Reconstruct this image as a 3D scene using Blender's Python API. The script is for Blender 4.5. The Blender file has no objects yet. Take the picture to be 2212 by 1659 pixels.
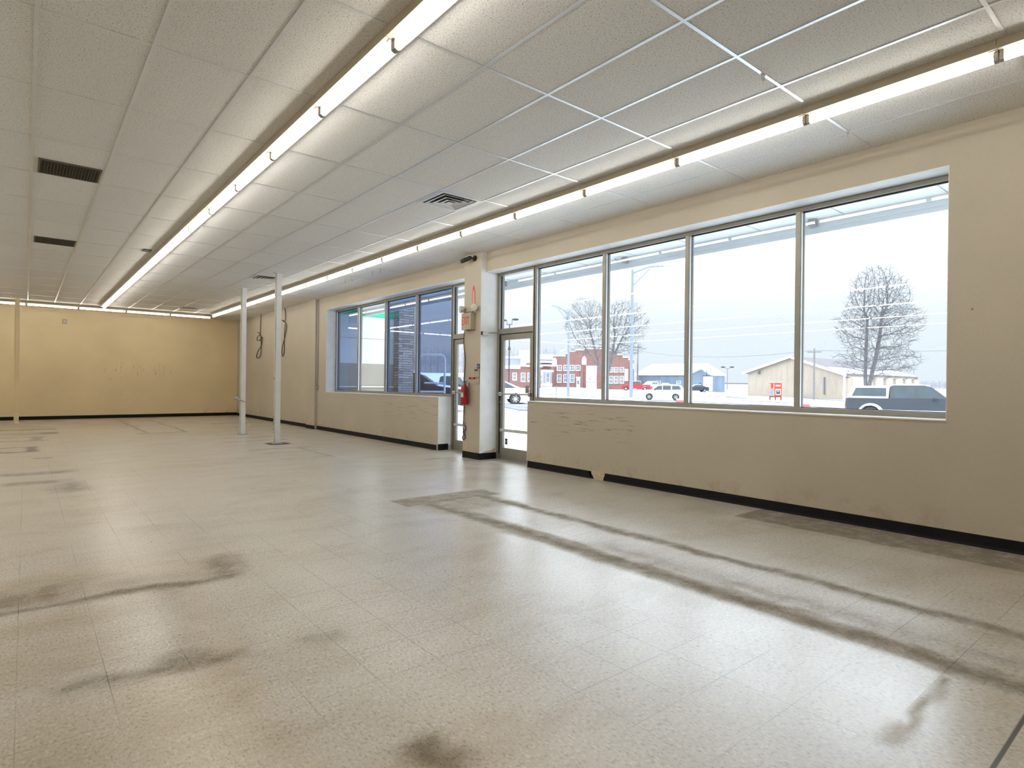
import bpy, bmesh, math, random
import numpy as np
from mathutils import Matrix, Vector

C = bpy.context.scene.collection
SC = bpy.context.scene
PI = math.pi

# ------------------------------------------------------------------ camera
IW, IH = 2212, 1659
FPX = 1279.1265
YAW, PITCH, ROLL = 0.687994, -0.000255, 0.0116048
CZ = 1.2941
fw = Vector((math.sin(YAW) * math.cos(PITCH), math.cos(YAW) * math.cos(PITCH), math.sin(PITCH)))
r0 = Vector((math.cos(YAW), -math.sin(YAW), 0))
u0 = r0.cross(fw)
rt = r0 * math.cos(ROLL) + u0 * math.sin(ROLL)
up = -r0 * math.sin(ROLL) + u0 * math.cos(ROLL)
cam_d = bpy.data.cameras.new('camera')
cam = bpy.data.objects.new('camera', cam_d)
C.objects.link(cam)
M = Matrix((rt, up, -fw)).transposed().to_4x4()
M.translation = Vector((0, 0, CZ))
cam.matrix_world = M
cam_d.sensor_fit = 'HORIZONTAL'
cam_d.sensor_width = 36.0
cam_d.lens = FPX * 36.0 / IW
cam_d.clip_start = 0.05
cam_d.clip_end = 2000
SC.camera = cam
# ------------------------------------------------------------------ view
SC.view_settings.view_transform = 'Standard'
SC.view_settings.look = 'None'
SC.view_settings.gamma = 1
SC.view_settings.use_curve_mapping = False
SC.view_settings.exposure = 0.12
SC.cycles.max_bounces = 8
SC.cycles.diffuse_bounces = 4
SC.cycles.glossy_bounces = 3
SC.cycles.use_adaptive_sampling = True
SC.cycles.adaptive_threshold = 0.02
SC.cycles.use_light_tree = True
SC.cycles.transparent_max_bounces = 16
SC.cycles.use_denoising = True
SC.cycles.sample_clamp_indirect = 6.0
SC.cycles.caustics_reflective = False
SC.cycles.caustics_refractive = False
# ------------------------------------------------------------------ sky (overcast)
wd = bpy.data.worlds.new('overcast_sky')
SC.world = wd
wd.use_nodes = True
nt = wd.node_tree
nt.nodes.clear()
o_ = nt.nodes.new('ShaderNodeOutputWorld')
b_ = nt.nodes.new('ShaderNodeBackground')
tc = nt.nodes.new('ShaderNodeTexCoord')
sp = nt.nodes.new('ShaderNodeSeparateXYZ')
rp = nt.nodes.new('ShaderNodeValToRGB')
nt.links.new(tc.outputs['Generated'], sp.inputs[0])
nt.links.new(sp.outputs['Z'], rp.inputs[0])
# overcast winter sky: dull at the horizon, brightest a third of the way up
rp.color_ramp.elements[0].position = 0.0
rp.color_ramp.elements[0].color = (0.80, 0.875, 0.94, 1)
rp.color_ramp.elements[1].position = 1.0
rp.color_ramp.elements[1].color = (2.5, 2.75, 3.0, 1)
for pos_, col_ in ((0.10, (0.87, 0.935, 0.99, 1)), (0.17, (1.12, 1.2, 1.27, 1)), (0.24, (2.5, 2.7, 2.9, 1)), (0.34, (4.3, 4.7, 5.1, 1)), (0.5, (3.7, 4.05, 4.4, 1))):
    e_ = rp.color_ramp.elements.new(pos_)
    e_.color = col_
nt.links.new(rp.outputs[0], b_.inputs['Color'])
SKY = 1.0
TUBE = 23.0
b_.inputs['Strength'].default_value = SKY
nt.links.new(b_.outputs[0], o_.inputs['Surface'])

H = 3.5253          # ceiling
W = 6.06            # window wall, near part
W2 = 6.13           # window wall, beyond the pier
YB = 23.7           # back wall
XL, YF = -12.2, -5.0


def ray(px, py):
    return fw + rt * ((px - IW / 2) / FPX) - up * ((py - IH / 2) / FPX)


CP = Vector((0, 0, CZ))


def at(px, py, d):
    r = ray(px, py)
    return CP + r * (d / math.hypot(r.x, r.y))


def onplane(px, py, P0, P1):
    """point where the line of sight meets the vertical plane through P0 and P1"""
    r = ray(px, py)
    t = P1 - P0
    n = Vector((-t.y, t.x, 0))
    return CP + r * ((P0 - CP).dot(n) / r.dot(n))


# ------------------------------------------------------------------ materials
class NT:
    def __init__(s, name):
        s.m = bpy.data.materials.new(name)
        s.m.use_nodes = True
        s.t = s.m.node_tree
        s.b = s.t.nodes['Principled BSDF']
        s.out = s.t.nodes['Material Output']

    def n(s, kind, **kw):
        x = s.t.nodes.new('ShaderNode' + kind)
        for k, v in kw.items():
            setattr(x, k, v)
        return x

    def l(s, a, b):
        s.t.links.new(a, b)

    def val(s, sock, v):
        if hasattr(v, 'is_output') or isinstance(v, bpy.types.NodeSocket):
            s.l(v, sock)
        else:
            sock.default_value = v

    def math(s, op, a, b=0.0, c=None, clamp=False):
        x = s.n('Math', operation=op, use_clamp=clamp)
        s.val(x.inputs[0], a)
        s.val(x.inputs[1], b)
        if c is not None:
            s.val(x.inputs[2], c)
        return x.outputs[0]

    def noise(s, vec, scale, detail=3, rough=0.5, vscale=None):
        if vscale:
            mp = s.n('Mapping')
            s.l(vec, mp.inputs[0])
            mp.inputs['Scale'].default_value = vscale
            vec = mp.outputs[0]
        x = s.n('TexNoise')
        s.l(vec, x.inputs['Vector'])
        x.inputs['Scale'].default_value = scale
        x.inputs['Detail'].default_value = detail
        x.inputs['Roughness'].default_value = rough
        return x.outputs['Fac']

    def ramp(s, fac, stops):
        x = s.n('ValToRGB')
        s.l(fac, x.inputs[0])
        e = x.color_ramp.elements
        while len(e) < len(stops):
            e.new(0.5)
        for k, (p, c) in enumerate(stops):
            e[k].position = p
            e[k].color = (*c, 1) if len(c) == 3 else c
        return x.outputs[0]

    def mix(s, f, a, b, mode='MIX'):
        x = s.n('Mix', data_type='RGBA', blend_type=mode)
        s.val(x.inputs[0], f)
        s.val(x.inputs[6], a if not isinstance(a, tuple) else (*a, 1))
        s.val(x.inputs[7], b if not isinstance(b, tuple) else (*b, 1))
        return x.outputs[2]

    def coord(s, which='Object'):
        return s.n('TexCoord').outputs[which]

    def pos(s):
        return s.n('NewGeometry').outputs['Position']

    def bump(s, h, strength=0.2, dist=0.01):
        x = s.n('Bump')
        x.inputs['Strength'].default_value = strength
        x.inputs['Distance'].default_value = dist
        s.l(h, x.inputs['Height'])
        s.l(x.outputs[0], s.b.inputs['Normal'])

    def range(s, v, a, b, c=0.0, d=1.0):
        x = s.n('MapRange')
        s.val(x.inputs[0], v)
        x.inputs[1].default_value = a
        x.inputs[2].default_value = b
        x.inputs[3].default_value = c
        x.inputs[4].default_value = d
        return x.outputs[0]


def simple(name, col, rough=0.5, metal=0.0, var=0.08, scale=6.0, spec=0.5, bump=0.0, emit=None):
    """principled with a light mottling so that no surface is perfectly flat"""
    s = NT(name)
    p = s.coord()
    f = s.noise(p, scale, 4)
    d = tuple(c * (1 - var) for c in col)
    e = tuple(min(1, c * (1 + var)) for c in col)
    s.l(s.ramp(f, [(0.3, d), (0.7, e)]), s.b.inputs['Base Color'])
    s.b.inputs['Roughness'].default_value = rough
    s.b.inputs['Metallic'].default_value = metal
    s.b.inputs['Specular IOR Level'].default_value = spec
    if bump:
        s.bump(s.noise(p, scale * 12, 3), bump, 0.004)
    if emit:
        s.b.inputs['Emission Color'].default_value = (*col, 1)
        s.b.inputs['Emission Strength'].default_value = emit
    return s.m


# node group: soft-edged rectangle mask on x,y
def box_group():
    g = bpy.data.node_groups.new('box_mask', 'ShaderNodeTree')
    g.interface.new_socket('Vector', in_out='INPUT', socket_type='NodeSocketVector')
    for nm in ('cx', 'cy', 'hx', 'hy', 'soft'):
        g.interface.new_socket(nm, in_out='INPUT', socket_type='NodeSocketFloat')
    g.interface.new_socket('Mask', in_out='OUTPUT', socket_type='NodeSocketFloat')
    gi = g.nodes.new('NodeGroupInput')
    go = g.nodes.new('NodeGroupOutput')
    sx = g.nodes.new('ShaderNodeSeparateXYZ')
    g.links.new(gi.outputs[0], sx.inputs[0])

    def m(op, a, b=None, clamp=False):
        x = g.nodes.new('ShaderNodeMath')
        x.operation = op
        x.use_clamp = clamp
        g.links.new(a, x.inputs[0])
        if b is not None:
            if isinstance(b, float):
                x.inputs[1].default_value = b
            else:
                g.links.new(b, x.inputs[1])
        return x.outputs[0]
    out = []
    for ax, c, h in ((0, 1, 3), (1, 2, 4)):
        d = m('ABSOLUTE', m('SUBTRACT', sx.outputs[ax], gi.outputs[c]))
        e = m('DIVIDE', m('SUBTRACT', gi.outputs[h], d), gi.outputs[5])
        out.append(m('ADD', e, 0.5, True))
    g.links.new(m('MULTIPLY', out[0], out[1]), go.inputs[0])
    return g


BOX = box_group()


def boxmask(s, vec, x0, x1, y0, y1, soft=0.05):
    n = s.n('Group', node_tree=BOX)
    s.l(vec, n.inputs[0])
    for k, v in enumerate(((x0 + x1) / 2, (y0 + y1) / 2, (x1 - x0) / 2, (y1 - y0) / 2, soft)):
        n.inputs[k + 1].default_value = v
    return n.outputs[0]


def warp(s, p, scale, amt, detail=3):
    x = s.n('TexNoise')
    s.l(p, x.inputs['Vector'])
    x.inputs['Scale'].default_value = scale
    x.inputs['Detail'].default_value = detail
    a = s.n('VectorMath', operation='SUBTRACT')
    s.l(x.outputs['Color'], a.inputs[0])
    a.inputs[1].default_value = (0.5, 0.5, 0.5)
    b = s.n('VectorMath', operation='SCALE')
    s.l(a.outputs[0], b.inputs[0])
    b.inputs['Scale'].default_value = amt
    c = s.n('VectorMath', operation='ADD')
    s.l(p, c.inputs[0])
    s.l(b.outputs[0], c.inputs[1])
    return c.outputs[0]


def make_floor_mat():
    s = NT('worn_vinyl_tile')
    p = s.pos()
    # chip pattern of the tiles
    w1 = warp(s, p, 40, 0.02)
    chips = s.noise(w1, 95, 3, 0.6, (1.0, 0.5, 1.0))
    chips2 = s.noise(w1, 120, 2, 0.5, (0.4, 1.0, 1.0))
    base = s.ramp(chips, [(0.34, (0.24, 0.205, 0.155)), (0.43, (0.50, 0.465, 0.405)), (0.58, (0.57, 0.535, 0.475)), (0.69, (0.76, 0.73, 0.67))])
    base = s.mix(s.range(chips2, 0.62, 0.72, 0, 0.55), base, (0.40, 0.35, 0.285))
    # broad mottling / yellowed wax
    big = s.noise(p, 0.55, 4, 0.55)
    base = s.mix(s.range(big, 0.42, 0.72, 0, 0.35), base, (0.46, 0.405, 0.315), 'MIX')
    mot = s.noise(warp(s, p, 0.7, 0.6), 1.5, 7, 0.68, (0.7, 1.3, 1))
    base = s.mix(s.range(mot, 0.50, 0.68, 0, 0.75), base, (0.74, 0.66, 0.54), 'MULTIPLY')
    base = s.mix(s.range(mot, 0.46, 0.34, 0, 0.25), base, (0.68, 0.655, 0.60))
    sx = s.n('SeparateXYZ')
    s.l(p, sx.inputs[0])
    X, Y = sx.outputs[0], sx.outputs[1]
    T = 0.3048
    # per tile tone
    fx = s.math('FLOOR', s.math('DIVIDE', s.math('SUBTRACT', X, 2.42), T))
    fy = s.math('FLOOR', s.math('DIVIDE', s.math('SUBTRACT', Y, 0.52), T))
    cb = s.n('CombineXYZ')
    s.l(fx, cb.inputs[0])
    s.l(fy, cb.inputs[1])
    wn = s.n('TexWhiteNoise')
    s.l(cb.outputs[0], wn.inputs['Vector'])
    base = s.mix(s.range(wn.outputs['Value'], 0, 1, 0, 0.10), base, (0.40, 0.36, 0.31))
    # seams, only partly visible
    def seam(v, off):
        q = s.math('PINGPONG', s.math('SUBTRACT', v, off), T / 2)
        return s.math('LESS_THAN', q, 0.0018)
    sm = s.math('MAXIMUM', seam(X, 2.42), seam(Y, 0.52))
    sn = s.range(s.noise(p, 0.9, 2), 0.42, 0.58, 0.04, 0.85)
    base = s.mix(s.math('MULTIPLY', sm, sn), base, (0.13, 0.11, 0.085))
    # black open joint
    base = s.mix(boxmask(s, p, 1.5, 3.9, 0.503, 0.518, 0.003), base, (0.008, 0.007, 0.006))
    # ---- stains and traces of removed fixtures (outlined in the mesh attributes, broken up here)
    fine = s.range(s.noise(p, 7, 6, 0.7), 0.3, 0.62, 0.45, 1.0)
    at_ = s.n('Attribute', attribute_name='stain')
    dark = s.math('MULTIPLY', at_.outputs['Fac'], fine, clamp=True)
    ay_ = s.n('Attribute', attribute_name='yellow_and_dim')
    base = s.mix(s.math('MULTIPLY', ay_.outputs['Fac'], s.range(mot, 0.3, 0.62, 0.25, 1.0)), base, (0.76, 0.64, 0.43), 'MULTIPLY')  # yellow stain together with the painted foreground dimming
    # grime along the back and window walls
    gr = s.math('MULTIPLY', s.range(Y, 18.5, 23.6, 0, 0.45), s.range(s.noise(p, 1.3, 4), 0.35, 0.65, 0.2, 1))
    dark = s.math('MAXIMUM', dark, gr)
    gr2 = s.math('MULTIPLY', s.range(X, 5.75, 6.1, 0, 0.6), s.range(s.noise(p, 2.3, 4), 0.35, 0.65, 0.3, 1))
    dark = s.math('MAXIMUM', dark, gr2)
    base = s.mix(dark, base, s.mix(0.25, (0.125, 0.10, 0.065), base))
    # small debris specks
    vo = s.n('TexVoronoi')
    s.l(p, vo.inputs['Vector'])
    vo.inputs['Scale'].default_value = 1.7
    spk = s.math('LESS_THAN', vo.outputs['Distance'], 0.017)
    base = s.mix(s.math('MULTIPLY', spk, 0.8), base, (0.05, 0.04, 0.03))
    s.l(base, s.b.inputs['Base Color'])
    r = s.range(s.noise(p, 2.2, 5, 0.6), 0.3, 0.7, 0.28, 0.33)
    s.l(s.math('ADD', r, s.math('MULTIPLY', dark, 0.55)), s.b.inputs['Roughness'])
    s.l(s.range(dark, 0.0, 0.6, 0.5, 0.10), s.b.inputs['Specular IOR Level'])
    s.b.inputs['IOR'].default_value = 2.5
    s.bump(s.noise(p, 14, 4, 0.6), 0.10, 0.004)
    return s.m


def make_wall_mat(name, col):
    s = NT(name)
    p = s.pos()
    c = s.ramp(s.noise(p, 0.8, 5), [(0.3, tuple(v * 0.93 for v in col)), (0.7, tuple(min(1, v * 1.05) for v in col))])
    c = s.mix(s.range(s.noise(p, 60, 2), 0.35, 0.7, 0, 0.10), c, tuple(v * 0.6 for v in col))
    sx = s.n('SeparateXYZ')
    s.l(p, sx.inputs[0])
    X, Y, Z = sx.outputs
    # horizontal rub marks left by the checkout counters at sill height
    yz = s.n('CombineXYZ')
    s.l(Y, yz.inputs[0])
    s.l(Z, yz.inputs[1])
    q = warp(s, yz.outputs[0], 2.5, 0.05, 4)
    sc = s.noise(yz.outputs[0], 4.0, 6, 0.75, (0.5, 9.0, 1))
    mk = None
    for (a0, a1, z0, z1, sf, am) in [(4.9, 6.6, 0.55, 0.93, 0.1, 1.0), (9.6, 12.2, 0.5, 0.95, 0.12, 0.9), (4.9, 6.9, 0.70, 0.74, 0.03, 1.6), (9.6, 11.5, 0.80, 0.84, 0.03, 1.5)]:
        m = s.math('MULTIPLY', boxmask(s, q, a0, a1, z0, z1, sf), am)
        mk = m if mk is None else s.math('MAXIMUM', mk, m)
    m = s.math('MULTIPLY', mk, s.range(sc, 0.56, 0.66, 0, 0.75), clamp=True)
    inb = s.math('GREATER_THAN', X, 5.0)
    c = s.mix(s.math('MULTIPLY', m, inb, clamp=True), c, (0.10, 0.07, 0.045))
    # rusty/peeled band just above the base
    low = s.math('MULTIPLY', s.range(Z, 0.10, 0.34, 1, 0), s.range(s.noise(p, 5, 5, 0.7), 0.50, 0.68, 0, 0.42), clamp=True)
    c = s.mix(s.math('MULTIPLY', low, inb), c, (0.27, 0.13, 0.075))
    # faint ghost marks of removed lettering on the back wall
    xz = s.n('CombineXYZ')
    s.l(X, xz.inputs[0])
    s.l(Z, xz.inputs[1])
    g = s.math('MULTIPLY', boxmask(s, xz.outputs[0], 1.85, 3.95, 1.30, 1.85, 0.25), s.range(s.noise(xz.outputs[0], 6.5, 5, 0.7, (2.2, 0.55, 1)), 0.55, 0.64, 0, 0.28), clamp=True)
    g = s.math('MULTIPLY', g, s.math('GREATER_THAN', Y, 20.0))
    c = s.mix(g, c, (0.17, 0.12, 0.06))
    # scattered chips
    vo = s.n('TexVoronoi')
    s.l(p, vo.inputs['Vector'])
    vo.inputs['Scale'].default_value = 1.9
    c = s.mix(s.math('MULTIPLY', s.math('LESS_THAN', vo.outputs['Distance'], 0.02), 0.6), c, (0.14, 0.09, 0.06))
    s.l(c, s.b.inputs['Base Color'])
    s.b.inputs['Roughness'].default_value = 0.62
    s.b.inputs['Specular IOR Level'].default_value = 0.35
    s.bump(s.noise(p, 70, 3), 0.12, 0.003)
    return s.m


def make_ceiling_mat():
    s = NT('acoustic_tile')
    p = s.pos()
    n = s.noise(p, 95, 3, 0.6)
    c = s.ramp(n, [(0.34, (0.42, 0.40, 0.36)), (0.43, (0.79, 0.78, 0.745)), (0.7, (0.88, 0.87, 0.84))])
    sx = s.n('SeparateXYZ')
    s.l(p, sx.inputs[0])
    fx = s.math('FLOOR', s.math('DIVIDE', s.math('SUBTRACT', sx.outputs[0], GX0), GP))
    fy = s.math('FLOOR', s.math('DIVIDE', s.math('SUBTRACT', sx.outputs[1], GY0), GQ))
    cb = s.n('CombineXYZ')
    s.l(fx, cb.inputs[0])
    s.l(fy, cb.inputs[1])
    wn = s.n('TexWhiteNoise')
    s.l(cb.outputs[0], wn.inputs['Vector'])
    c = s.mix(s.range(wn.outputs['Value'], 0, 1, 0, 0.16), c, (0.56, 0.54, 0.50))
    s.l(c, s.b.inputs['Base Color'])
    s.b.inputs['Roughness'].default_value = 0.9
    s.b.inputs['Specular IOR Level'].default_value = 0.15
    s.bump(n, 0.35, 0.004)
    return s.m


GX0, GY0, GP, GQ = 2.4755, 3.3635, 0.6104, 1.2192


def make_glass(name, tint=(0.93, 0.97, 0.99), refl=1.0, speck=False):
    s = NT(name)
    s.t.nodes.remove(s.b)
    tr = s.n('BsdfTransparent')
    tr.inputs[0].default_value = (*tint, 1)
    gl = s.n('BsdfGlossy')
    gl.inputs['Roughness'].default_value = 0.0
    fr = s.n('Fresnel')
    fr.inputs[0].default_value = 1.5
    f = s.math('MULTIPLY', fr.outputs[0], refl, clamp=True)
    mx = s.n('MixShader')
    s.l(f, mx.inputs[0])
    s.l(tr.outputs[0], mx.inputs[1])
    s.l(gl.outputs[0], mx.inputs[2])
    last = mx.outputs[0]
    if speck:   # dust and dried snow specks on the glass
        p = s.pos()
        df = s.n('BsdfDiffuse')
        df.inputs[0].default_value = (0.35, 0.37, 0.42, 1)
        k = s.range(s.noise(p, 38, 4, 0.7), 0.60, 0.74, 0, 0.22)
        k = s.math('MULTIPLY', k, s.range(s.noise(p, 1.2, 3), 0.4, 0.65, 0.15, 1))
        m2 = s.n('MixShader')
        s.l(k, m2.inputs[0])
        s.l(last, m2.inputs[1])
        s.l(df.outputs[0], m2.inputs[2])
        last = m2.outputs[0]
    s.l(last, s.out.inputs['Surface'])
    return s.m


def make_clear():
    s = NT('pane_rim')
    s.t.nodes.remove(s.b)
    tr = s.n('BsdfTransparent')
    s.l(tr.outputs[0], s.out.inputs['Surface'])
    return s.m


def make_brick(name, c1, c2, mortar, scale=1.0, bw=0.23, bh=0.075):
    s = NT(name)
    tx = s.n('TexBrick')
    uv = s.coord('UV')
    s.l(uv, tx.inputs['Vector'])
    tx.inputs['Scale'].default_value = scale
    tx.inputs['Brick Width'].default_value = bw
    tx.inputs['Row Height'].default_value = bh
    tx.inputs['Mortar Size'].default_value = bh * 0.08
    tx.inputs['Color1'].default_value = (*c1, 1)
    tx.inputs['Color2'].default_value = (*c2, 1)
    tx.inputs['Mortar'].default_value = (*mortar, 1)
    n = s.noise(uv, 2.0, 5)
    s.l(s.mix(s.range(n, 0.35, 0.7, 0, 0.35), tx.outputs['Color'], tuple(v * 1.5 for v in c1)), s.b.inputs['Base Color'])
    s.b.inputs['Roughness'].default_value = 0.9
    s.b.inputs['Specular IOR Level'].default_value = 0.1
    return s.m


def make_corrugated(name, col, pitch=0.9, dirt=0.25):
    s = NT(name)
    uv = s.coord('UV')
    sx = s.n('SeparateXYZ')
    s.l(uv, sx.inputs[0])
    g = s.math('LESS_THAN', s.math('PINGPONG', sx.outputs[0], pitch / 2), 0.035)
    n = s.noise(uv, 0.9, 5, 0.6, (1, 0.35, 1))
    c = s.ramp(n, [(0.3, tuple(v * (1 - dirt) for v in col)), (0.7, tuple(min(1, v * 1.12) for v in col))])
    c = s.mix(s.math('MULTIPLY', g, 0.35), c, tuple(v * 0.5 for v in col))
    s.l(c, s.b.inputs['Base Color'])
    s.b.inputs['Roughness'].default_value = 0.7
    return s.m


def make_snow_ground():
    s = NT('snow_and_slush')
    p = s.pos()
    n = s.noise(p, 0.10, 4, 0.6, (1, 1, 0))
    tr = s.noise(warp(s, p, 0.08, 3.0), 0.55, 5, 0.65, (1.2, 0.16, 0))
    k = s.range(tr, 0.55, 0.68, 0, 0.75)
    k = s.math('MULTIPLY', k, s.range(n, 0.42, 0.6, 0.15, 1))
    c = s.mix(k, (0.80, 0.83, 0.87), (0.15, 0.165, 0.19))
    s.l(c, s.b.inputs['Base Color'])
    s.b.inputs['Roughness'].default_value = 0.85
    s.b.inputs['Specular IOR Level'].default_value = 0.2
    return s.m


def make_stone():
    s = NT('ledgestone')
    uv = s.coord('UV')
    w = warp(s, uv, 3.0, 0.08)
    tx = s.n('TexBrick')
    s.l(w, tx.inputs['Vector'])
    tx.inputs['Scale'].default_value = 1.0
    tx.inputs['Brick Width'].default_value = 0.42
    tx.inputs['Row Height'].default_value = 0.085
    tx.inputs['Mortar Size'].default_value = 0.010
    tx.offset_frequency = 3
    tx.offset = 0.37
    tx.inputs['Color1'].default_value = (0.62, 0.55, 0.47, 1)
    tx.inputs['Color2'].default_value = (0.24, 0.20, 0.17, 1)
    tx.inputs['Mortar'].default_value = (0.05, 0.045, 0.045, 1)
    n = s.noise(uv, 9, 4)
    s.l(s.mix(s.range(n, 0.3, 0.7, 0, 0.5), tx.outputs['Color'], (0.33, 0.30, 0.28)), s.b.inputs['Base Color'])
    s.b.inputs['Roughness'].default_value = 0.9
    return s.m


MATS = {}


def mt(k):
    return MATS[k]


MATS['floor'] = make_floor_mat()
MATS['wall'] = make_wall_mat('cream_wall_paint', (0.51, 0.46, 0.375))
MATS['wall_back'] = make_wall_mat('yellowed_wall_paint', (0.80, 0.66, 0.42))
MATS['reveal'] = simple('reveal_white_and_daylight', (0.80, 0.81, 0.80), 0.5, var=0.05)
MATS['ceiling'] = make_ceiling_mat()
MATS['grid'] = simple('ceiling_grid_metal', (0.74, 0.75, 0.76), 0.28, 0.6, var=0.03)
MATS['base'] = simple('black_vinyl_base', (0.006, 0.0065, 0.008), 0.6, var=0.3, spec=0.2)
MATS['alu'] = simple('bronze_grey_aluminium', (0.30, 0.285, 0.245), 0.42, 0.35, var=0.06)
MATS['alu_light'] = simple('mill_aluminium', (0.62, 0.62, 0.62), 0.35, 0.5, var=0.05)
MATS['rubber'] = simple('black_gasket', (0.012, 0.012, 0.018), 0.6)
MATS['glass'] = make_glass('window_glass', speck=True)
MATS['glass_clear'] = make_glass('clear_glass', (0.96, 0.98, 0.99))
MATS['glass_dark'] = make_glass('tinted_glass', (0.24, 0.32, 0.48), 1.3)
MATS['clear'] = make_clear()
MATS['white'] = simple('white_paint', (0.74, 0.74, 0.72), 0.4, var=0.04)
MATS['housing'] = simple('lamp_housing_enamel', (0.40, 0.355, 0.265), 0.4, var=0.06)
MATS['holder'] = simple('lamp_holder_plastic', (0.40, 0.38, 0.35), 0.5)
MATS['steel'] = simple('galvanised_steel', (0.42, 0.42, 0.42), 0.45, 0.6)
MATS['black'] = simple('black_plastic', (0.015, 0.015, 0.016), 0.45)
MATS['dark'] = simple('dark_void', (0.035, 0.03, 0.024), 0.8)
MATS['grille'] = simple('dark_grille_metal', (0.10, 0.085, 0.06), 0.6)
MATS['beige'] = simple('beige_plastic', (0.42, 0.37, 0.26), 0.5)
MATS['offwhite'] = simple('offwhite_plastic', (0.60, 0.58, 0.52), 0.45)
MATS['red'] = simple('extinguisher_red', (0.40, 0.012, 0.015), 0.3)
MATS['redtext'] = simple('red_print', (0.70, 0.04, 0.03), 0.5)
MATS['blue'] = simple('blue_sign', (0.03, 0.06, 0.26), 0.5)
MATS['cable'] = simple('black_cable', (0.03, 0.027, 0.022), 0.6)
MATS['snow'] = simple('snow', (0.86, 0.89, 0.93), 0.8, var=0.03, scale=2)
MATS['ground'] = make_snow_ground()
MATS['slush'] = simple('grey_slush', (0.16, 0.175, 0.20), 0.7, var=0.25, scale=0.6)
MATS['brick'] = make_brick('red_brick', (0.25, 0.125, 0.108), (0.20, 0.10, 0.088), (0.27, 0.21, 0.20), 1.0, 0.5, 0.16)
MATS['trimwhite'] = simple('white_trim', (0.80, 0.81, 0.83), 0.6, var=0.03)
MATS['winglass'] = simple('dark_window_glass', (0.16, 0.19, 0.22), 0.2, var=0.3, scale=1.5)
MATS['shedblue'] = make_corrugated('blue_grey_sheet_metal', (0.17, 0.215, 0.28), 1.2, 0.2)
MATS['tan'] = make_corrugated('tan_sheet_metal', (0.37, 0.30, 0.235), 1.4, 0.08)
MATS['tanroof'] = make_corrugated('weathered_roof', (0.17, 0.15, 0.16), 0.8, 0.3)
MATS['bark'] = simple('grey_bark', (0.13, 0.125, 0.13), 0.9, var=0.3, scale=3)
MATS['wood'] = simple('pole_wood', (0.20, 0.19, 0.20), 0.85, var=0.2)
MATS['poleblue'] = simple('painted_lamp_pole', (0.20, 0.24, 0.29), 0.5, var=0.05)
MATS['tire'] = simple('tire_rubber', (0.03, 0.03, 0.035), 0.8)
MATS['rim'] = simple('alloy_rim', (0.62, 0.63, 0.66), 0.35, 0.4)
MATS['carwhite'] = simple('white_car_paint', (0.66, 0.67, 0.69), 0.3, var=0.02)
MATS['cargrey'] = simple('charcoal_car_paint', (0.040, 0.047, 0.060), 0.3, var=0.05)
MATS['carblack'] = simple('black_car_paint', (0.03, 0.032, 0.04), 0.3, var=0.05)
MATS['carred'] = simple('red_car_paint', (0.42, 0.03, 0.035), 0.3, var=0.05)
MATS['cardarkred'] = simple('maroon_paint', (0.36, 0.09, 0.12), 0.4, var=0.05)
MATS['carglass'] = simple('car_glass', (0.035, 0.055, 0.065), 0.12, var=0.2, scale=2)
MATS['silver'] = simple('silver_paint', (0.36, 0.38, 0.42), 0.35, 0.2)
MATS['stone'] = make_stone()
MATS['siding'] = simple('white_stucco', (0.66, 0.67, 0.65), 0.8, var=0.05, scale=1.2)
MATS['sidinglow'] = simple('tan_stucco', (0.36, 0.335, 0.28), 0.8, var=0.05, scale=1.2)
MATS['green'] = simple('green_fascia', (0.02, 0.50, 0.26), 0.5, var=0.04)
MATS['doorgreen'] = simple('green_door_paint', (0.03, 0.17, 0.11), 0.5)
MATS['soffit'] = simple('canopy_soffit', (0.78, 0.81, 0.83), 0.6, var=0.06, scale=0.8)
MATS['twig'] = simple('distant_twigs', (0.24, 0.24, 0.27), 0.9, var=0.2, scale=0.1)
MATS['conc'] = simple('cream_masonry', (0.55, 0.47, 0.33), 0.9, var=0.2, scale=20)


def make_tube_mat():
    s = NT('lit_tube')
    s.t.nodes.remove(s.b)
    e = s.n('Emission')
    e.inputs[0].default_value = (1.0, 0.95, 0.86, 1)
    e.inputs[1].default_value = TUBE
    s.l(e.outputs[0], s.out.inputs['Surface'])
    return s.m


MATS['tube'] = make_tube_mat()


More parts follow.
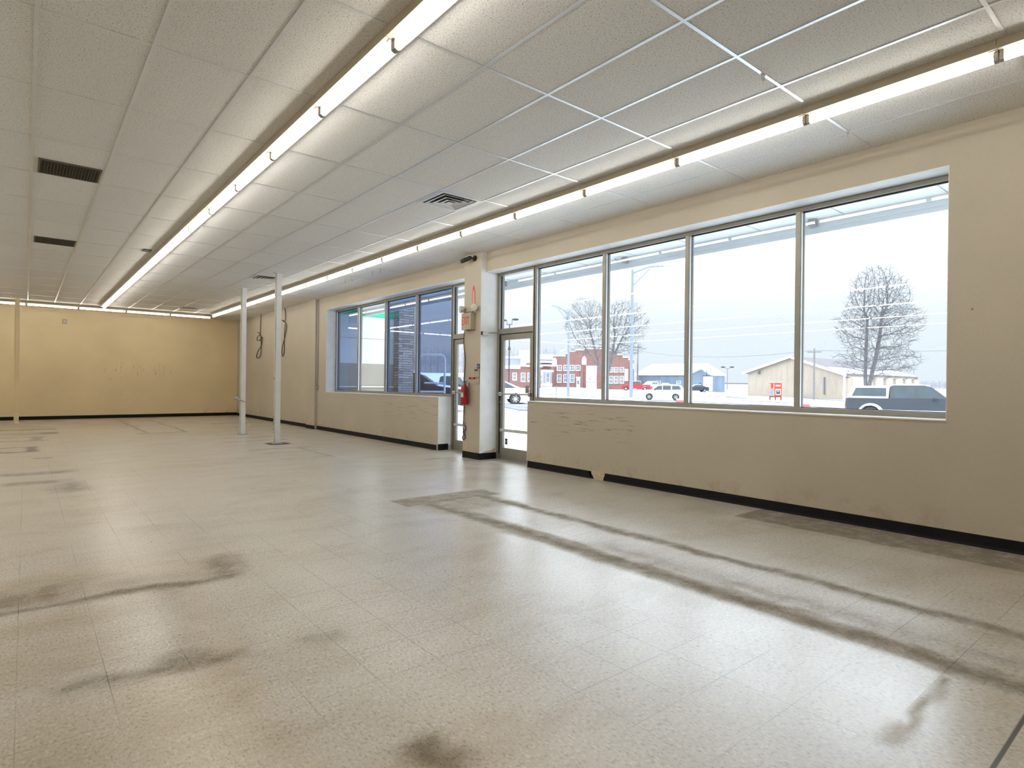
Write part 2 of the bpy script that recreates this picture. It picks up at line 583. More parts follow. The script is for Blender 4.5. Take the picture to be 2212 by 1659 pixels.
# ------------------------------------------------------------------ mesh helpers
class MB:
    def __init__(s):
        s.v, s.f, s.m = [], [], []
        s.mi = 0

    def quad(s, pts):
        n = len(s.v)
        s.v += [tuple(p) for p in pts]
        s.f.append(tuple(range(n, n + len(pts))))
        s.m.append(s.mi)
        return s

    def box(s, x0, x1, y0, y1, z0, z1):
        n = len(s.v)
        for z in (z0, z1):
            s.v += [(x0, y0, z), (x1, y0, z), (x1, y1, z), (x0, y1, z)]
        for f in ((3, 2, 1, 0), (4, 5, 6, 7), (0, 1, 5, 4), (1, 2, 6, 5), (2, 3, 7, 6), (3, 0, 4, 7)):
            s.f.append(tuple(n + k for k in f))
            s.m.append(s.mi)
        return s

    def prism(s, pts, off):
        """polygon pts (3-D, planar) extruded by the vector off"""
        n = len(s.v)
        k = len(pts)
        off = Vector(off)
        s.v += [tuple(Vector(p)) for p in pts] + [tuple(Vector(p) + off) for p in pts]
        s.f.append(tuple(range(n + k - 1, n - 1, -1)))
        s.f.append(tuple(range(n + k, n + 2 * k)))
        s.m += [s.mi, s.mi]
        for i in range(k):
            j = (i + 1) % k
            s.f.append((n + i, n + j, n + k + j, n + k + i))
            s.m.append(s.mi)
        return s

    def loft(s, rings, close=True, caps=True):
        n = len(s.v)
        k = len(rings[0])
        for r in rings:
            s.v += [tuple(p) for p in r]
        for a in range(len(rings) - 1):
            for i in range(k if close else k - 1):
                j = (i + 1) % k
                s.f.append((n + a * k + i, n + a * k + j, n + (a + 1) * k + j, n + (a + 1) * k + i))
                s.m.append(s.mi)
        if caps:
            s.f.append(tuple(n + k - 1 - i for i in range(k)))
            s.f.append(tuple(n + (len(rings) - 1) * k + i for i in range(k)))
            s.m += [s.mi, s.mi]
        return s

    def tube(s, pts, r, n=8, caps=True):
        pts = [Vector(p) for p in pts]
        rr = r if isinstance(r, (list, tuple)) else [r] * len(pts)
        rings = []
        ref = None
        for i, p in enumerate(pts):
            a = pts[max(0, i - 1)]
            b = pts[min(len(pts) - 1, i + 1)]
            t = (b - a).normalized() if (b - a).length > 1e-9 else Vector((0, 0, 1))
            if ref is None:
                ref = Vector((0, 0, 1)) if abs(t.z) < 0.9 else Vector((1, 0, 0))
            x = t.cross(ref)
            if x.length < 1e-4:
                x = t.cross(Vector((0.3, 1, 0.2)))
            x.normalize()
            y = t.cross(x).normalized()
            ref = x.cross(t)
            ref = ref if ref.length > 1e-6 else Vector((0, 0, 1))
            rings.append([p + (x * math.cos(2 * PI * q / n) + y * math.sin(2 * PI * q / n)) * rr[i] for q in range(n)])
        return s.loft(rings, True, caps)

    def lathe(s, prof, cx, cy, n=16, z=0.0):
        rings = [[(cx + r * math.cos(2 * PI * q / n), cy + r * math.sin(2 * PI * q / n), z + h) for q in range(n)] for r, h in prof]
        return s.loft(rings)

    def build(s, name, mats, parent=None, smooth=False, bevel=0.0, uv=False, mod_seg=2, recalc=True):
        me = bpy.data.meshes.new(name)
        me.from_pydata(s.v, [], s.f)
        if not isinstance(mats, (list, tuple)):
            mats = [mats]
        for m in mats:
            me.materials.append(m if not isinstance(m, str) else MATS[m])
        me.polygons.foreach_set('material_index', s.m)
        me.update()
        if recalc:
            b = bmesh.new()
            b.from_mesh(me)
            bmesh.ops.recalc_face_normals(b, faces=b.faces)
            b.to_mesh(me)
            b.free()
        if smooth:
            me.polygons.foreach_set('use_smooth', [True] * len(me.polygons))
            try:
                me.set_sharp_from_angle(angle=math.radians(40))
            except Exception:
                pass
        if uv:
            ul = me.uv_layers.new(name='uv')
            for p in me.polygons:
                nrm = p.normal
                hx = Vector((-nrm.y, nrm.x, 0))
                if hx.length < 0.3:
                    hx = Vector((1, 0, 0))
                hx.normalize()
                for li in p.loop_indices:
                    co = me.vertices[me.loops[li].vertex_index].co
                    ul.data[li].uv = (co.dot(hx), co.z if abs(nrm.z) < 0.9 else co.y)
        o = bpy.data.objects.new(name, me)
        C.objects.link(o)
        if parent:
            o.parent = parent
        if bevel:
            md = o.modifiers.new('bevel', 'BEVEL')
            md.width = bevel
            md.segments = mod_seg
            md.limit_method = 'ANGLE'
            md.angle_limit = math.radians(35)
        return o


def tag(o, label=None, cat=None, group=None, kind=None):
    if label:
        o['label'] = label
    if cat:
        o['category'] = cat
    if group:
        o['group'] = group
    if kind:
        o['kind'] = kind
    return o


def empty(name, loc=(0, 0, 0), rz=0.0):
    o = bpy.data.objects.new(name, None)
    C.objects.link(o)
    o.location = loc
    o.rotation_euler = (0, 0, rz)
    return o


def struct(name, mb, mat, **kw):
    return tag(mb.build(name, mat, **kw), kind='structure')


def copy_tree(o, parent=None):
    c = o.copy()
    C.objects.link(c)
    c.parent = parent
    for ch in list(o.children):
        copy_tree(ch, c)
    return c


def text_mesh(name, txt, size, mat, parent, loc, rot, extrude=0.002, align='CENTER', sx=1.0):
    cu = bpy.data.curves.new(name, 'FONT')
    cu.body = txt
    cu.size = size
    cu.extrude = extrude
    cu.align_x = align
    cu.align_y = 'CENTER'
    cu.resolution_u = 3
    t = bpy.data.objects.new(name + '_src', cu)
    C.objects.link(t)
    bpy.context.view_layer.update()
    me = bpy.data.meshes.new_from_object(t.evaluated_get(bpy.context.evaluated_depsgraph_get()))
    bpy.data.objects.remove(t)
    bpy.data.curves.remove(cu)
    me.materials.clear()
    me.materials.append(MATS[mat])
    me.name = name
    o = bpy.data.objects.new(name, me)
    C.objects.link(o)
    o.parent = parent
    o.location = loc
    o.rotation_euler = rot
    o.scale = (sx, 1, 1)
    return o


FACE_NX = (PI / 2, 0, -PI / 2)    # text facing -x (into the room)

# ---- where the old fixtures stood: soft-edged rectangles (warp, x0, x1, y0, y1, softness, strength)
D = [
    # counter footprint by the windows
    ('wf', 4.00, 4.14, -3.0, 5.5, 0.09, 0.72), ('wf', 3.30, 3.46, -3.0, 5.5, 0.16, 0.9), ('wg_', 3.28, 3.50, -3.0, 5.6, 0.02, 0.5), ('wg_', 3.08, 4.34, 5.44, 5.84, 0.03, 0.62), ('wg_', 3.15, 4.0, 4.9, 5.5, 0.2, 0.4),
    ('wf', 3.45, 3.75, -3.0, 3.4, 0.35, 0.4), ('wg_', 2.5, 3.2, 0.775, 0.80, 0.02, 0.5), ('wg_', 2.42, 2.62, 0.76, 0.82, 0.05, 0.3),
    ('wg_', 5.49, 6.10, -3.0, 3.15, 0.02, 0.9), ('wf', 5.35, 5.55, -3.0, 3.0, 0.12, 0.25),
    # left foreground arms
    ('wl', -1.5, 1.18, 4.20, 4.32, 0.10, 0.72), ('wl', -1.5, 0.35, 4.28, 4.75, 0.30, 0.55), ('wl', 0.95, 1.15, 4.25, 4.78, 0.16, 0.5), ('wl', 0.4, 1.1, 4.3, 4.6, 0.25, 0.22),
    ('wl', 0.02, 0.85, 2.90, 3.01, 0.12, 0.62), ('wl', 0.45, 0.75, 2.92, 3.12, 0.14, 0.55), ('wl', 0.62, 0.78, 3.0, 4.3, 0.22, 0.26),
    ('wl', 1.05, 1.25, 2.90, 3.0, 0.1, 0.4), ('wl', 0.98, 1.14, 1.50, 1.78, 0.10, 0.7),
    # far left outlines
    ('wf', -2.0, 0.60, 19.05, 19.2, 0.04, 1.3), ('wf', -2.0, 0.6, 17.95, 18.05, 0.04, 1.4), ('wf', -2.0, 0.62, 17.5, 17.6, 0.04, 1.3),
    ('wf', 0.3, 0.62, 17.5, 18.1, 0.1, 0.55), ('wf', -2.0, 0.4, 16.72, 16.8, 0.04, 1.3), ('wf', -2.0, 0.4, 15.75, 15.85, 0.04, 1.3), ('wf', 0.1, 0.3, 15.8, 16.8, 0.1, 0.5),
    ('wf', -2.0, 0.2, 14.30, 14.38, 0.04, 1.3), ('wf', -2.0, 0.2, 13.40, 13.5, 0.04, 1.3), ('wf', 0.02, 0.2, 13.4, 14.4, 0.1, 0.7),
    ('wq', -0.3, 0.5, 10.2, 10.5, 0.25, 0.55), ('wq', -0.2, 0.45, 9.2, 9.5, 0.2, 0.5), ('wq', 0.3, 0.5, 8.4, 9.2, 0.2, 0.5), ('wq', 0.1, 0.35, 12.2, 12.3, 0.05, 0.6),
    # rectangle in front of the back wall
    ('wf', 2.2, 3.2, 22.0, 22.12, 0.07, 0.6), ('wf', 2.25, 2.33, 16.6, 22.1, 0.06, 0.5), ('wf', 3.08, 3.16, 16.6, 22.1, 0.06, 0.5), ('wf', 2.05, 3.1, 16.5, 16.62, 0.06, 0.65),
    ('wf', 2.3, 3.1, 19.4, 19.5, 0.06, 0.5),
    # around the posts
    ('wf', 3.4, 4.9, 14.2, 14.28, 0.04, 0.55), ('wf', 3.2, 4.5, 13.35, 13.43, 0.04, 0.6), ('wf', 3.2, 4.4, 11.6, 11.68, 0.04, 0.6), ('wf', 3.3, 4.3, 10.9, 10.98, 0.04, 0.5),
    ('wf', 3.3, 4.2, 9.95, 10.02, 0.04, 0.55), ('wf', 4.1, 4.18, 9.8, 11.6, 0.05, 0.5), ('wf', 3.85, 4.3, 12.3, 12.85, 0.1, 0.8), ('wf', 4.5, 5.6, 17.5, 17.62, 0.06, 0.45),
    ('wf', 4.3, 5.5, 19.2, 19.5, 0.12, 0.45),
    # at the doors
    ('wf', 5.2, 5.8, 8.6, 8.66, 0.05, 0.6), ('wf', 5.3, 5.85, 7.6, 7.66, 0.03, 0.4), ('wf', 5.45, 5.6, 8.2, 8.3, 0.04, 0.5),
]

YEL = [(0.25, 0.8, 1.2, 2.9, 0.16, 1.0), (0.62, 0.85, 3.0, 4.15, 0.15, 0.6), (-1.2, 0.3, 3.3, 4.15, 0.3, 0.35), (0.75, 1.5, 1.0, 2.0, 0.3, 0.6),  # yellow stains, also deepened to dim the foreground away from the windows
       (-2.0, 1.2, 4.3, 5.0, 0.3, 0.5), (-1.5, 0.3, 1.0, 3.0, 0.3, 0.5), (-2, 3.0, 19.0, 23.7, 1.2, 0.45)]


def vnoise(x, y, seed):
    """smooth value noise"""
    rg = np.random.default_rng(seed)
    G = rg.random((256, 256))
    xi, yi = np.floor(x).astype(int), np.floor(y).astype(int)
    fx, fy = x - xi, y - yi
    fx, fy = fx * fx * (3 - 2 * fx), fy * fy * (3 - 2 * fy)
    g = lambda i, j: G[i & 255, j & 255]
    return (g(xi, yi) * (1 - fx) + g(xi + 1, yi) * fx) * (1 - fy) + (g(xi, yi + 1) * (1 - fx) + g(xi + 1, yi + 1) * fx) * fy


def fbm(x, y, seed, octs):
    a, t, n = 1.0, 0.0, 0.0
    for k in range(octs):
        n = n + a * (vnoise(x * 2 ** k + 17 * k, y * 2 ** k + 31 * k, seed + k) - 0.5)
        t += a
        a *= 0.6
    return n / t


def floor_mesh():
    xs_ = np.concatenate([np.arange(XL - 0.2, -2.6, 0.5), np.arange(-2.5, 6.15, 0.04), [6.2, XO]])
    ys_ = np.concatenate([np.arange(YF - 0.2, 6.6, 0.03), np.arange(6.62, YB + 0.15, 0.05), [YB + 0.2]])
    X, Y = np.meshgrid(xs_, ys_)
    nx_, ny_ = len(xs_), len(ys_)
    x, y = X.ravel(), Y.ravel()
    W_ = {}
    for nm, sc, amt, oc in (('wq', 1.6, 0.30, 5), ('wf', 5.0, 0.13, 4), ('wl', 1.1, 0.55, 6), ('wg_', 3.0, 0.05, 3)):
        W_[nm] = (x + fbm(x * sc, y * sc, 5, oc) * amt, y + fbm(x * sc + 40, y * sc + 9, 77, oc) * amt)

    def box_(v, x0, x1, y0, y1, sf):
        u, w = v
        return np.clip(((x1 - x0) / 2 - abs(u - (x0 + x1) / 2)) / sf + .5, 0, 1) * np.clip(((y1 - y0) / 2 - abs(w - (y0 + y1) / 2)) / sf + .5, 0, 1)
    st = np.zeros(len(x))
    for nm, x0, x1, y0, y1, sf, a in D:
        st = np.maximum(st, a * box_(W_[nm], x0, x1, y0, y1, sf))
    st = np.clip(st * 1.4, 0, 1.15)
    ye = np.zeros(len(x))
    for x0, x1, y0, y1, sf, a in YEL:
        ye = np.maximum(ye, a * box_(W_['wq'], x0, x1, y0, y1, sf))
    V = np.column_stack([x, y, np.zeros(len(x))])
    n = len(V)
    X0, X1, Y0, Y1 = xs_[0], xs_[-1], ys_[0], ys_[-1]
    V = np.vstack([V, [(X0, Y0, -0.15), (X1, Y0, -0.15), (X1, Y1, -0.15), (X0, Y1, -0.15)]])
    i = (np.arange(ny_ - 1)[:, None] * nx_ + np.arange(nx_ - 1)[None]).ravel()
    F = np.column_stack([i, i + 1, i + nx_ + 1, i + nx_]).tolist()
    c = [0, nx_ - 1, n - 1, n - nx_]
    F += [[n + 3, n + 2, n + 1, n]]
    me = bpy.data.meshes.new('floor')
    me.from_pydata(V.tolist(), [], F)
    for nm, ar in (('stain', st), ('yellow_and_dim', ye)):
        at_ = me.attributes.new(nm, 'FLOAT', 'POINT')
        at_.data.foreach_set('value', np.concatenate([ar, np.zeros(4)]).astype(np.float32))
    me.materials.append(MATS['floor'])
    me.update()
    o = bpy.data.objects.new('floor', me)
    C.objects.link(o)
    return o


# ================================================================== ROOM SHELL
XO = 6.46     # outer face of the window wall
Z_S, Z_T = 1.03, 3.20            # sill and head of both openings
Y_W0, Y_D0, Y_P0, Y_P1 = 1.545, 6.985, 8.09, 8.58    # opening start, end of sill wall, pier
Y_F1, Y_F0 = 15.2, 9.68          # far opening end, end of far sill wall

tag(floor_mesh(), kind='structure')
ce = MB().box(XL - 0.2, XO, YF - 0.2, YB + 0.2, H, H + 0.15)
ceiling = struct('ceiling', ce, 'ceiling')
g = MB()
i = -24
while True:
    x = GX0 + GP * i
    i += 1
    if x < XL:
        continue
    if x > W2 - 0.02:
        break
    g.box(x - 0.012, x + 0.012, YF, YB, H - 0.004, H + 0.002)
j = -7
while True:
    y = GY0 + GQ * j
    j += 1
    if y < YF:
        continue
    if y > YB:
        break
    g.box(XL, W + 0.005 if y < 8.1 else W2, y - 0.0118, y + 0.0118, H - 0.0036, H + 0.002)
g.build('grid', 'grid', ceiling)

wl = MB()
# near part of window wall (material 0 = cream face, 1 = white reveals added as thin liners below)
wl.box(W, XO, YF, Y_W0, 0, H)
wl.box(W, XO, Y_W0, Y_D0, 0, Z_S - 0.012)
wl.box(W, XO, Y_W0, Y_P0, Z_T, H)
wl.box(W2, XO, Y_F0, Y_F1, 0, Z_S - 0.012)
wl.box(W2, XO, Y_P1, Y_F1, Z_T, H)
wl.box(W2, XO, Y_F1, YB, 0, H)
wl.box(W2 - 0.075, W2, 15.78, 16.4, 0, H)       # shallow pilaster
wall_right = struct('wall_right', wl, 'wall')
pier = MB()
pier.box(5.948, XO, Y_P0, Y_P1, 0, H)
struct('wall_pier', pier, 'wall')
# white reveals; pier-side liners are whitened to hold daylight on cream wall paint
rv = MB()
rv.box(W - 0.001, XO - 0.15, Y_P0 - 0.004, Y_P0, 0.10, Z_T - 0.001)         # pier side beside the near door, daylight painted in as white
rv.box(5.9485, W - 0.001, Y_P0 - 0.004, Y_P0, 0.10, H - 0.001)  # daylight put into the colour here too, up to the ceiling
rv.box(W, XO, Y_W0, Y_P0, Z_T - 0.006, Z_T)
rv.box(W, XO, Y_W0, Y_W0 + 0.004, Z_S, Z_T)
rv.box(W - 0.012, XO, Y_W0 - 0.0, Y_D0, Z_S - 0.012, Z_S)
rv.box(W, XO, Y_D0, Y_D0 + 0.004, 0.1, Z_S)
rv.box(W2, XO, Y_P1, Y_F1, Z_T - 0.006, Z_T)
rv.box(W2, XO, Y_F1 - 0.004, Y_F1, Z_S, Z_T)
rv.box(W2 - 0.008, XO, Y_F0, Y_F1, Z_S - 0.012, Z_S)
rv.box(W2, XO, Y_F0 - 0.004, Y_F0, 0.1, Z_S)
rv.box(W2, XO, Y_P1, Y_P1 + 0.004, 0.1, Z_T - 0.001)
struct('trim_1', rv, 'reveal')

struct('wall_back', MB().box(XL - 0.2, XO, YB, YB + 0.2, 0, H), 'wall_back')
struct('wall_left', MB().box(XL - 0.2, XL, YF, YB, 0, H), 'wall_back')
struct('wall_front', MB().box(XL - 0.2, XO, YF - 0.2, YF, 0, H), 'wall_back')

# baseboards (black vinyl cove)
def cove(mb, p0, p1, n, h=0.1, t=0.007):
    """p0->p1 along the wall foot, n = direction into the room"""
    p0, p1, n = Vector((*p0, 0)), Vector((*p1, 0)), Vector((*n, 0))
    prof = [(0.0005, 0.0), (0.020, 0.0), (0.012, 0.007), (t, 0.02), (t, h - 0.004), (t - 0.003, h), (0.0005, h)]
    pts = [p0 + n * a + Vector((0, 0, b)) for a, b in prof]
    mb.prism(pts, p1 - p0)


bb = MB()
cove(bb, (W, YF), (W, 5.37), (-1, 0))
cove(bb, (W, 5.62), (W, Y_D0 - 0.02), (-1, 0))
# torn ends beside the gap
bb.prism([(W - 0.007, 5.37, 0), (W - 0.007, 5.40, 0), (W - 0.007, 5.39, 0.03), (W - 0.007, 5.36, 0.1)], (0.0065, 0, 0))
bb.prism([(W - 0.007, 5.62, 0), (W - 0.007, 5.57, 0.0), (W - 0.007, 5.60, 0.05), (W - 0.007, 5.655, 0.1), (W - 0.007, 5.67, 0.1)], (0.0065, 0, 0))
struct('baseboard_right', bb, 'base')
bb = MB()
cove(bb, (W2, Y_F0 + 0.05), (W2, 15.78), (-1, 0))
cove(bb, (W2 - 0.075, 15.77), (W2 - 0.075, 16.41), (-1, 0))
cove(bb, (W2, 16.41), (W2, YB), (-1, 0))
cove(bb, (W2, Y_F0 - 0.004), (6.36, Y_F0 - 0.004), (0, -1), 0.12)
struct('baseboard_far', bb, 'base')
bb = MB()
cove(bb, (5.948, Y_P0 - 0.007), (5.948, Y_P1), (-1, 0), 0.11)
cove(bb, (5.941, Y_P0 - 0.004), (6.30, Y_P0 - 0.004), (0, -1), 0.11)
struct('baseboard_pier', bb, 'base')
bb = MB()
cove(bb, (XL, YB), (W2, YB), (0, -1), 0.11)
struct('baseboard_back', bb, 'base')
# exposed masonry where the base is torn off
mm = MB()
mm.box(W - 0.004, W - 0.0005, 5.35, 5.66, 0.0, 0.112)
struct('trim_2', mm, 'conc')

# ================================================================== WINDOWS AND DOORS
XF = 6.30


def frame_piece(mb, y0, y1, z0, z1, xf, d=0.11):
    mb.box(xf, xf + d, y0, y1, z0, z1)


def pane(parent, y0, y1, z0, z1, xg, mat='glass'):
    """6 mm pane; the reflecting surface is the room-side face"""
    m = MB()
    m.mi = 0
    m.quad([(xg, y0, z0), (xg, y0, z1), (xg, y1, z1), (xg, y1, z0)])
    m.mi = 1
    X1 = xg + 0.006
    m.quad([(X1, y0, z0), (X1, y1, z0), (X1, y1, z1), (X1, y0, z1)])
    m.quad([(xg, y0, z1), (X1, y0, z1), (X1, y1, z1), (xg, y1, z1)])
    m.quad([(xg, y0, z0), (xg, y1, z0), (X1, y1, z0), (X1, y0, z0)])
    m.quad([(xg, y0, z0), (X1, y0, z0), (X1, y0, z1), (xg, y0, z1)])
    m.quad([(xg, y1, z0), (xg, y1, z1), (X1, y1, z1), (X1, y1, z0)])
    return m.build('pane', [mat, 'clear'], parent, recalc=False)


def window(name, xf, ys, ends, z0, z1, mats, door_last=None):
    """ys = mullion centres from near to far; ends = outer edges"""
    fr = MB()
    hw = 0.026
    gk = MB()
    e0, e1 = ends
    frame_piece(fr, e0, e1, z0, z0 + 0.05, xf)
    frame_piece(fr, e0, e1, z1 - 0.045, z1, xf)
    frame_piece(fr, e0, e0 + 0.045, z0 + 0.05, z1 - 0.045, xf)
    frame_piece(fr, e1 - 0.045, e1, z0 + 0.05, z1 - 0.045, xf)
    edges = [e0 + 0.045]
    for y in ys:
        frame_piece(fr, y - hw, y + hw, z0 + 0.05, z1 - 0.045, xf)
        edges += [y - hw, y + hw]
    edges.append(e1 - 0.045)
    # pale side strips carry the daylight on the mullions in their metal colour
    root = fr.build(name, 'alu', bevel=0.002)
    tag(root, kind='structure')
    st = MB()
    k = 0
    for a, b in zip(edges[0::2], edges[1::2]):
        for (p, q) in ((a, a + 0.008), (b - 0.008, b)):
            gk.box(xf + 0.046, xf + 0.064, p, q, z0 + 0.05, z1 - 0.045)
            st.box(xf + 0.012, xf + 0.044, p, q - 0.003 if p == a else q, z0 + 0.05, z1 - 0.045)
        gk.box(xf + 0.046, xf + 0.064, a, b, z1 - 0.057, z1 - 0.045)
        gk.box(xf + 0.046, xf + 0.064, a, b, z0 + 0.05, z0 + 0.056)
        pane(root, a, b, z0 + 0.05, z1 - 0.045, xf + 0.055, mats[k])
        k += 1
    gk.build('gasket', 'rubber', root)
    tag(st.build('lit_side_strip', 'alu_light', root), 'pale aluminium strip with mullion daylight in its colour')
    return root


window('window_1', XF, [2.93, 4.29, 5.65], (1.549, 7.135), Z_S, Z_T - 0.006, ['glass'] * 4)
window('window_2', 6.38, [10.99, 12.38, 13.83], (9.60, 15.196), Z_S, Z_T - 0.006, ['glass_dark', 'glass_dark', 'glass_clear', 'glass_dark'])


def entrance(name, xf, y0, y1, hinge_far=True, stickers=False):
    """aluminium door leaf with transom light above; y0<y1"""
    fr = MB()
    zt = Z_T - 0.006
    fr.box(xf, xf + 0.11, y0, y0 + 0.05, 0, zt)
    fr.box(xf, xf + 0.11, y1 - 0.05, y1, 0, zt)
    fr.box(xf, xf + 0.11, y0 + 0.05, y1 - 0.05, zt - 0.045, zt)
    fr.box(xf, xf + 0.11, y0 + 0.05, y1 - 0.05, 2.145, 2.235)
    root = fr.build(name, 'alu', bevel=0.002)
    tag(root, kind='structure')
    a, b = y0 + 0.05, y1 - 0.05
    gk = MB()
    gk.box(xf + 0.04, xf + 0.06, a, a + 0.01, 2.235, zt - 0.045)
    gk.box(xf + 0.04, xf + 0.06, b - 0.01, b, 2.235, zt - 0.045)
    gk.box(xf + 0.02, xf + 0.04, a, b, 2.132, 2.145)
    gk.build('gasket', 'rubber', root)
    pane(root, a, b, 2.235, zt - 0.045, xf + 0.055, 'glass_clear')
    # leaf
    lf = MB()
    c, d = a + 0.006, b - 0.006
    X0, X1 = xf + 0.03, xf + 0.075
    lf.box(X0, X1, c, c + 0.085, 0.015, 2.13)
    lf.box(X0, X1, d - 0.085, d, 0.015, 2.13)
    lf.box(X0, X1, c + 0.085, d - 0.085, 2.04, 2.13)
    lf.box(X0, X1, c + 0.085, d - 0.085, 0.015, 0.20)
    leaf = lf.build('door_leaf', 'alu', root, bevel=0.002)
    pane(leaf, c + 0.085, d - 0.085, 0.20, 2.04, xf + 0.05, 'glass_clear')
    # mid rail
    MB().box(X0 - 0.015, X0 + 0.012, c + 0.02, d - 0.02, 0.475, 0.525).build('cross_rail', 'alu_light', leaf, bevel=0.003)
    pb = MB()
    pb.tube([(X0 - 0.055, c + 0.03, 1.12), (X0 - 0.055, d - 0.03, 1.12)], 0.013, 10)
    for yy in (c + 0.04, d - 0.04):
        pb.box(X0 - 0.06, X0, yy - 0.02, yy + 0.02, 1.09, 1.15)
    pb.build('push_bar', 'steel', leaf, smooth=True)
    lk = MB()
    yy = d - 0.04
    lk.tube([(X0 - 0.014, yy, 0.98), (X0, yy, 0.98)], 0.02, 12)
    lk.box(X0 - 0.008, X0, yy - 0.012, yy + 0.012, 0.80, 0.93)
    lk.build('lock', 'steel', leaf)
    MB().box(xf - 0.01, xf + 0.13, a, b, 0.001, 0.014).build('threshold', 'steel', root)
    return root, leaf


d1, leaf1 = entrance('door_1', XF, 7.11, 8.083)
d2, leaf2 = entrance('door_2', 6.38, 8.60, 9.625)
# dark brush/weather strip hanging on the latch side of the near door
wsx = MB()
wsx.tube([(XF + 0.018, 8.02, 2.12), (XF + 0.016, 8.017, 1.7), (XF + 0.02, 8.022, 1.3), (XF + 0.016, 8.018, 1.0), (XF + 0.018, 8.02, 0.1)], 0.009, 6)
wsx.build('weatherstrip', 'black', leaf1)
# stickers on the near door glass
sk = MB().box(XF + 0.046, XF + 0.049, 7.83, 7.89, 0.26, 0.36).build('sticker', 'dark', leaf1)
tag(sk, 'dark square sticker low on the glass')
MB().box(XF + 0.0445, XF + 0.046, 7.842, 7.878, 0.29, 0.33).build('picture', 'cardarkred', sk)
sk = MB().box(XF + 0.046, XF + 0.049, 7.28, 7.375, 1.14, 1.27).build('access_sticker', 'silver', leaf1)
tag(sk, 'grey wheelchair access sticker')
wc = MB()
cy, cz = 7.33, 1.19
wc.tube([(XF + 0.044, cy + 0.022 * math.cos(a), cz + 0.022 * math.sin(a)) for a in [math.radians(v) for v in range(150, 400, 20)]], 0.0035, 5)
wc.tube([(XF + 0.044, cy + 0.008, cz + 0.045), (XF + 0.044, cy + 0.004, cz + 0.012), (XF + 0.044, cy - 0.018, cz + 0.01), (XF + 0.044, cy - 0.028, cz - 0.02)], 0.0035, 5)
wc.tube([(XF + 0.044, cy + 0.009, cz + 0.052), (XF + 0.044, cy + 0.009, cz + 0.060)], 0.006, 8)
wc.build('wheelchair_symbol', 'black', sk)

# ================================================================== STRIP LIGHTS
ORD = ['first', 'second', 'third', 'fourth', 'fifth', 'sixth', 'seventh', 'eighth', 'ninth', 'tenth', 'eleventh', 'twelfth', 'thirteenth', 'fourteenth', 'fifteenth', 'sixteenth', 'seventeenth', 'eighteenth', 'nineteenth', 'twentieth']
PITCHL = 1.2192


def make_fixture(length, ntubes):
    root = empty('strip_light')
    hs = MB()
    L = length
    prof = [(-0.076, 0.0), (-0.076, -0.062), (-0.073, -0.062), (-0.070, -0.046), (-0.030, -0.050), (0.030, -0.050), (0.070, -0.046), (0.073, -0.062), (0.076, -0.062), (0.076, 0.0)]
    hs.prism([(a, 0.001, b) for a, b in prof], (0, L - 0.002, 0))
    hs.build('housing', 'housing', root, bevel=0.002)
    tl = L / ntubes
    for k in range(ntubes):
        y0 = k * tl
        t = MB().tube([(0.012, y0 + 0.028, -0.1), (0.012, y0 + tl - 0.028, -0.1)], 0.0175, 12)
        t.build('tube', 'tube', root, smooth=True)
        for yy in (y0 + 0.004, y0 + tl - 0.026):
            h = MB()
            h.box(-0.012, 0.034, yy, yy + 0.022, -0.112, -0.049)
            h.tube([(0.012, yy, -0.1), (0.012, yy + 0.022, -0.1)], 0.021, 10)
            h.build('lamp_holder', 'holder', root)
    cp = MB().box(-0.034, 0.034, 0.003, 0.05, -0.0535, -0.0495)
    cp.build('joint_plate', 'holder', root)
    return root


fx = make_fixture(PITCHL, 1)
first = True


def place_fixture(x, y, rz, label, group):
    global first
    o = fx if first else copy_tree(fx)
    first = False
    o.location = (x, y, H)
    o.rotation_euler = (0, 0, rz)
    tag(o, label, 'light fixture', group)
    return o


YJ = 0.971
# row beside the windows: seen from k=0 on; a few lie behind the camera
for k in range(-4, 17):
    if k >= 0:
        lb = f'lit strip light, {ORD[k]} from the camera in the row beside the windows'
        place_fixture(4.83, YJ + k * PITCHL, 0, lb, 'strip lights in the row beside the windows')
    else:
        place_fixture(4.83, YJ + k * PITCHL, 0, 'white strip light in the window row, behind the camera position', 'strip lights behind the camera')
for k in range(-4, 17):
    if k >= 1:
        place_fixture(1.80, YJ + k * PITCHL, 0, f'lit strip light, {ORD[k - 1]} from the camera in the middle ceiling row', 'strip lights in the middle row')
    else:
        place_fixture(1.80, YJ + k * PITCHL, 0, 'white strip light in the middle row, behind the camera position', 'strip lights behind the camera')
for k in range(0, 14):
    if k < 5:
        lb = f'white strip light along the back wall, {ORD[k]} from the corner with the window wall'
        gp = 'strip lights along the back wall'
    else:
        lb = 'white strip light along the back wall, left beyond the view'
        gp = 'strip lights left beyond the view'
    place_fixture(4.88 - k * 1.2192, 22.17, PI / 2, lb, gp)
# rows further left, mirrored in the window glass
f8 = make_fixture(2.4384, 2)
n8 = 0
for xr in (-1.22, -4.25, -7.28, -10.31):
    for k in range(9):
        o = f8 if n8 == 0 else copy_tree(f8)
        n8 += 1
        o.location = (xr, -1.5 + k * 2.4384, H)
        tag(o, 'long white strip light in the rows left of the view, mirrored in the windows', 'light fixture', 'strip lights left beyond the view')

